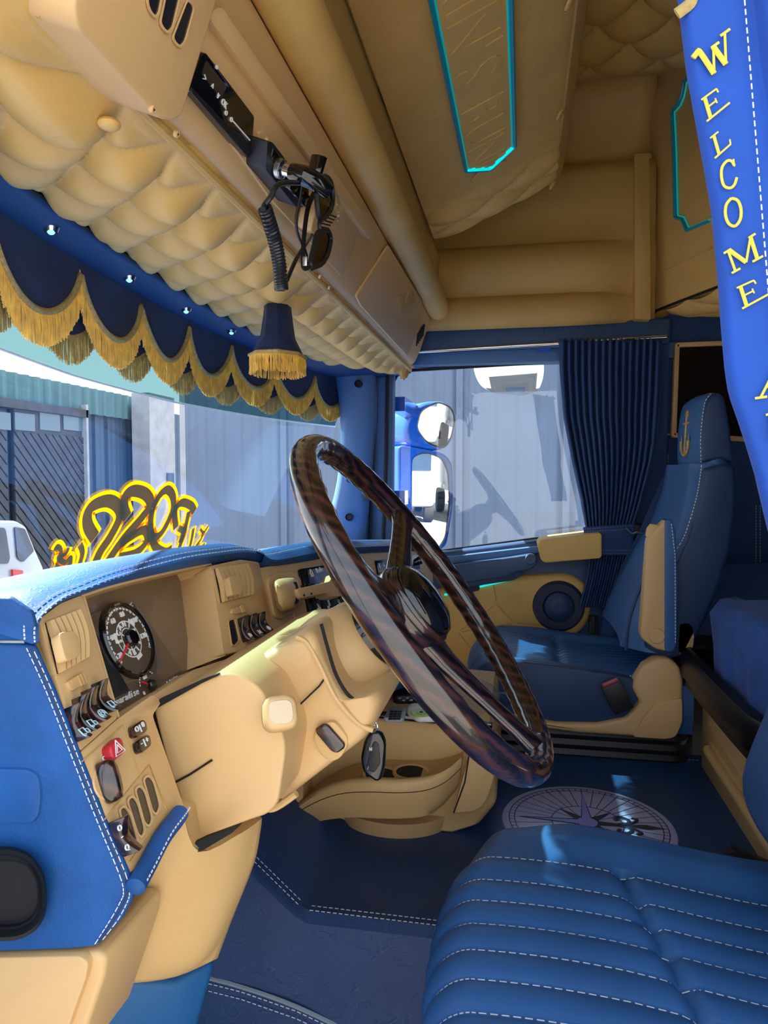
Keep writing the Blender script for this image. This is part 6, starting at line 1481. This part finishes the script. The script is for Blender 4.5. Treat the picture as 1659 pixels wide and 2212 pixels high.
# serif letters, each a part: strokes (thick/thin) in a unit cell x right, y up
LT = {
 'W': [((0.02, .93), (.16, 1.0), (.22, .95), (.36, .02), .10), ((.36, .02), (.56, .82), .045), ((.50, .84), (.72, .84), .05), ((.56, .82), (.70, .04), .10), ((.70, .04), (.92, 1.0), .045), ((.80, 1.0), (1.06, 1.0), .05)],
 'E': [((.22, .96), (.22, .04), .10), ((.06, .97), (.80, .97), .05), ((.80, .97), (.80, .78), .045), ((.22, .52), (.60, .52), .045), ((.60, .64), (.60, .40), .04), ((.06, .03), (.98, .03), .055)],
 'L': [((.30, .96), (.30, .04), .09), ((.10, .97), (.56, .97), .05), ((.08, .03), (.88, .03), .055), ((.88, .03), (.92, .26), .045)],
 'C': [((.86, .74), (.74, .94), (.50, 1.0), (.22, .84), (.14, .50), (.22, .16), (.50, 0.0), (.74, .06), (.90, .28), .075), ((.86, .98), (.86, .70), .04)],
 'O': [((.50, 1.0), (.22, .84), (.12, .50), (.22, .16), (.50, 0.0), (.78, .16), (.88, .50), (.78, .84), (.50, 1.0), .075)],
 'M': [((.14, .96), (.14, .04), .055), ((.0, .97), (.24, .97), .05), ((.02, .03), (.30, .03), .05), ((.18, .96), (.52, .14), .095), ((.52, .14), (.86, .96), .05), ((.86, .96), (.86, .04), .085), ((.80, .97), (1.02, .97), .05), ((.70, .03), (1.04, .03), .05)],
 'A': [((.10, .03), (.46, .98), .05), ((.46, .98), (.82, .03), .10), ((.24, .34), (.64, .34), .045), ((-.04, .03), (.26, .03), .05), ((.66, .03), (1.0, .03), .05)],
 'B': [((.20, .96), (.20, .04), .09), ((.04, .97), (.55, .97), (.74, .78), (.55, .54), (.20, .52), .06), ((.50, .52), (.84, .28), (.58, .03), (.04, .03), .06)],
 'R': [((.20, .96), (.20, .04), .09), ((.04, .97), (.55, .97), (.76, .78), (.55, .52), (.20, .52), .06), ((.45, .50), (.86, .04), .08), ((.06, .03), (.36, .03), .05)],
}
cells = [('W', (1496, 152), (1568, 70), 74), ('E', (1514, 222), (1564, 188), 62), ('L', (1528, 322), (1576, 292), 62), ('C', (1550, 408), (1588, 350), 62), ('O', (1560, 480), (1606, 458), 62), ('M', (1570, 582), (1640, 540), 66), ('E', (1588, 652), (1650, 612), 62), ('A', (1630, 862), (1700, 862), 80), ('R', (1650, 948), (1710, 920), 64)]
lbox = {'W': [(1494, 122), (1572, 66), (1592, 124), (1516, 180)], 'E0': [(1512, 216), (1556, 184), (1578, 222), (1524, 266)], 'L': [(1530, 300), (1568, 270), (1584, 308), (1541, 346)], 'C': [(1550, 356), (1590, 340), (1598, 398), (1556, 414)], 'O': [(1558, 436), (1602, 420), (1610, 480), (1566, 496)], 'M': [(1563, 546), (1630, 504), (1646, 556), (1580, 592)], 'E1': [(1588, 622), (1638, 600), (1662, 636), (1600, 670)], 'A': [(1646, 792), (1716, 786), (1722, 850), (1634, 862)], 'B': [(1652, 895), (1710, 885), (1715, 945), (1660, 950)]}
for key, q in lbox.items():
    ch = key[0]; tl, tr_, br_, bl_ = [P(u, v, x=XQ-.0055) for u, v in q]
    def uv(x, y): return (bl_.lerp(br_, x)).lerp(tl.lerp(tr_, x), y)
    sc_l = ((tr_-tl).length+(bl_-tl).length)/2; g = G()
    for s_ in LT[ch]:
        w_ = s_[-1]*sc_l*.80; pts = [uv(*p) for p in s_[:-1]]
        if len(pts) > 2: pts = spline(pts, 5)
        g.tube(pts, w_, 8, flat=.45, up=(1, 0, 0))
    g.ob('gold_letter', 'gold_thread', wc)
g = G(); q = [P(u, v, x=XQ-.004) for u, v in ((1462, 30), (1490, 8), (1496, -10))]; g.tube(spline(q, 4), .004, 8, flat=.4, up=(1, 0, 0)); q = [P(u, v, x=XQ-.004) for u, v in ((1470, 12), (1482, 18), (1500, -8))]; g.tube(spline(q, 4), .0025, 8, flat=.4, up=(1, 0, 0)); g.ob('gold_letter', 'gold_braid', wc)
# ---- windscreen decal, lettering read from outside
dc = thing('windscreen_decal', 'yellow outlined swirling decal stuck low on the windscreen', 'sticker', (.75, .85, .62))
def WS(u, v, o=0):
    t_lo, t_hi = .3, 4.0; r_ = FW+RT*((u-CX)/FPX)+UP*((CY-v)/FPX)
    for _ in range(40):
        t = (t_lo+t_hi)/2; p = CAM+r_*t
        if p.y < yscreen(p.x, p.z)-o: t_lo = t
        else: t_hi = t
    return CAM+r_*t_lo
wsn = (WS(280, 1120)-WS(280, 1100)).cross(WS(300, 1100)-WS(280, 1100)).normalized(); wsn = wsn if wsn.y < 0 else -wsn
def stroke(px, w, o, name, m_):
    pts = spline([WS(u, v, o) for u, v in px], 8); G().tube(pts, w, 8, flat=.05, up=wsn).ob(name, m_, dc, angle=80)
strokes = [
 ([(205, 1162), (190, 1135), (190, 1108), (205, 1090), (235, 1082), (256, 1096), (258, 1120), (238, 1160), (215, 1195), (200, 1235)], .020),
 ([(275, 1118), (268, 1095), (272, 1070), (290, 1060), (315, 1068), (325, 1090), (305, 1120), (270, 1160), (245, 1195), (225, 1225)], .020),
 ([(255, 1205), (285, 1198), (305, 1185), (318, 1165), (312, 1145), (285, 1158), (258, 1178)], .017),
 ([(330, 1098), (345, 1070), (362, 1058), (374, 1075), (372, 1105), (350, 1150), (330, 1160), (325, 1130), (330, 1098)], .016),
 ([(325, 1150), (335, 1180), (355, 1192), (370, 1185)], .016),
 ([(380, 1140), (378, 1105), (392, 1086), (412, 1092), (420, 1105)], .016), ([(408, 1105), (398, 1150), (385, 1190)], .014), ([(385, 1140), (396, 1150), (388, 1172)], .012),
 ([(172, 1175), (178, 1195), (170, 1225)], .010), ([(118, 1190), (124, 1180), (132, 1190), (126, 1205), (142, 1196), (148, 1182)], .007), ([(126, 1206), (140, 1215), (152, 1205), (150, 1225), (135, 1232), (118, 1222)], .008),
 ([(418, 1140), (414, 1165), (408, 1188)], .010), ([(432, 1142), (440, 1150), (450, 1136)], .006), ([(440, 1150), (434, 1165), (424, 1180), (436, 1184), (442, 1172)], .007)]
for px, w in strokes:
    stroke(px, w*.78+.0085, .004, 'yellow_outline', 'decal_yellow')
for px, w in strokes:
    stroke(px, w*.74, .0065, 'inner_fill', 'decal_olive')
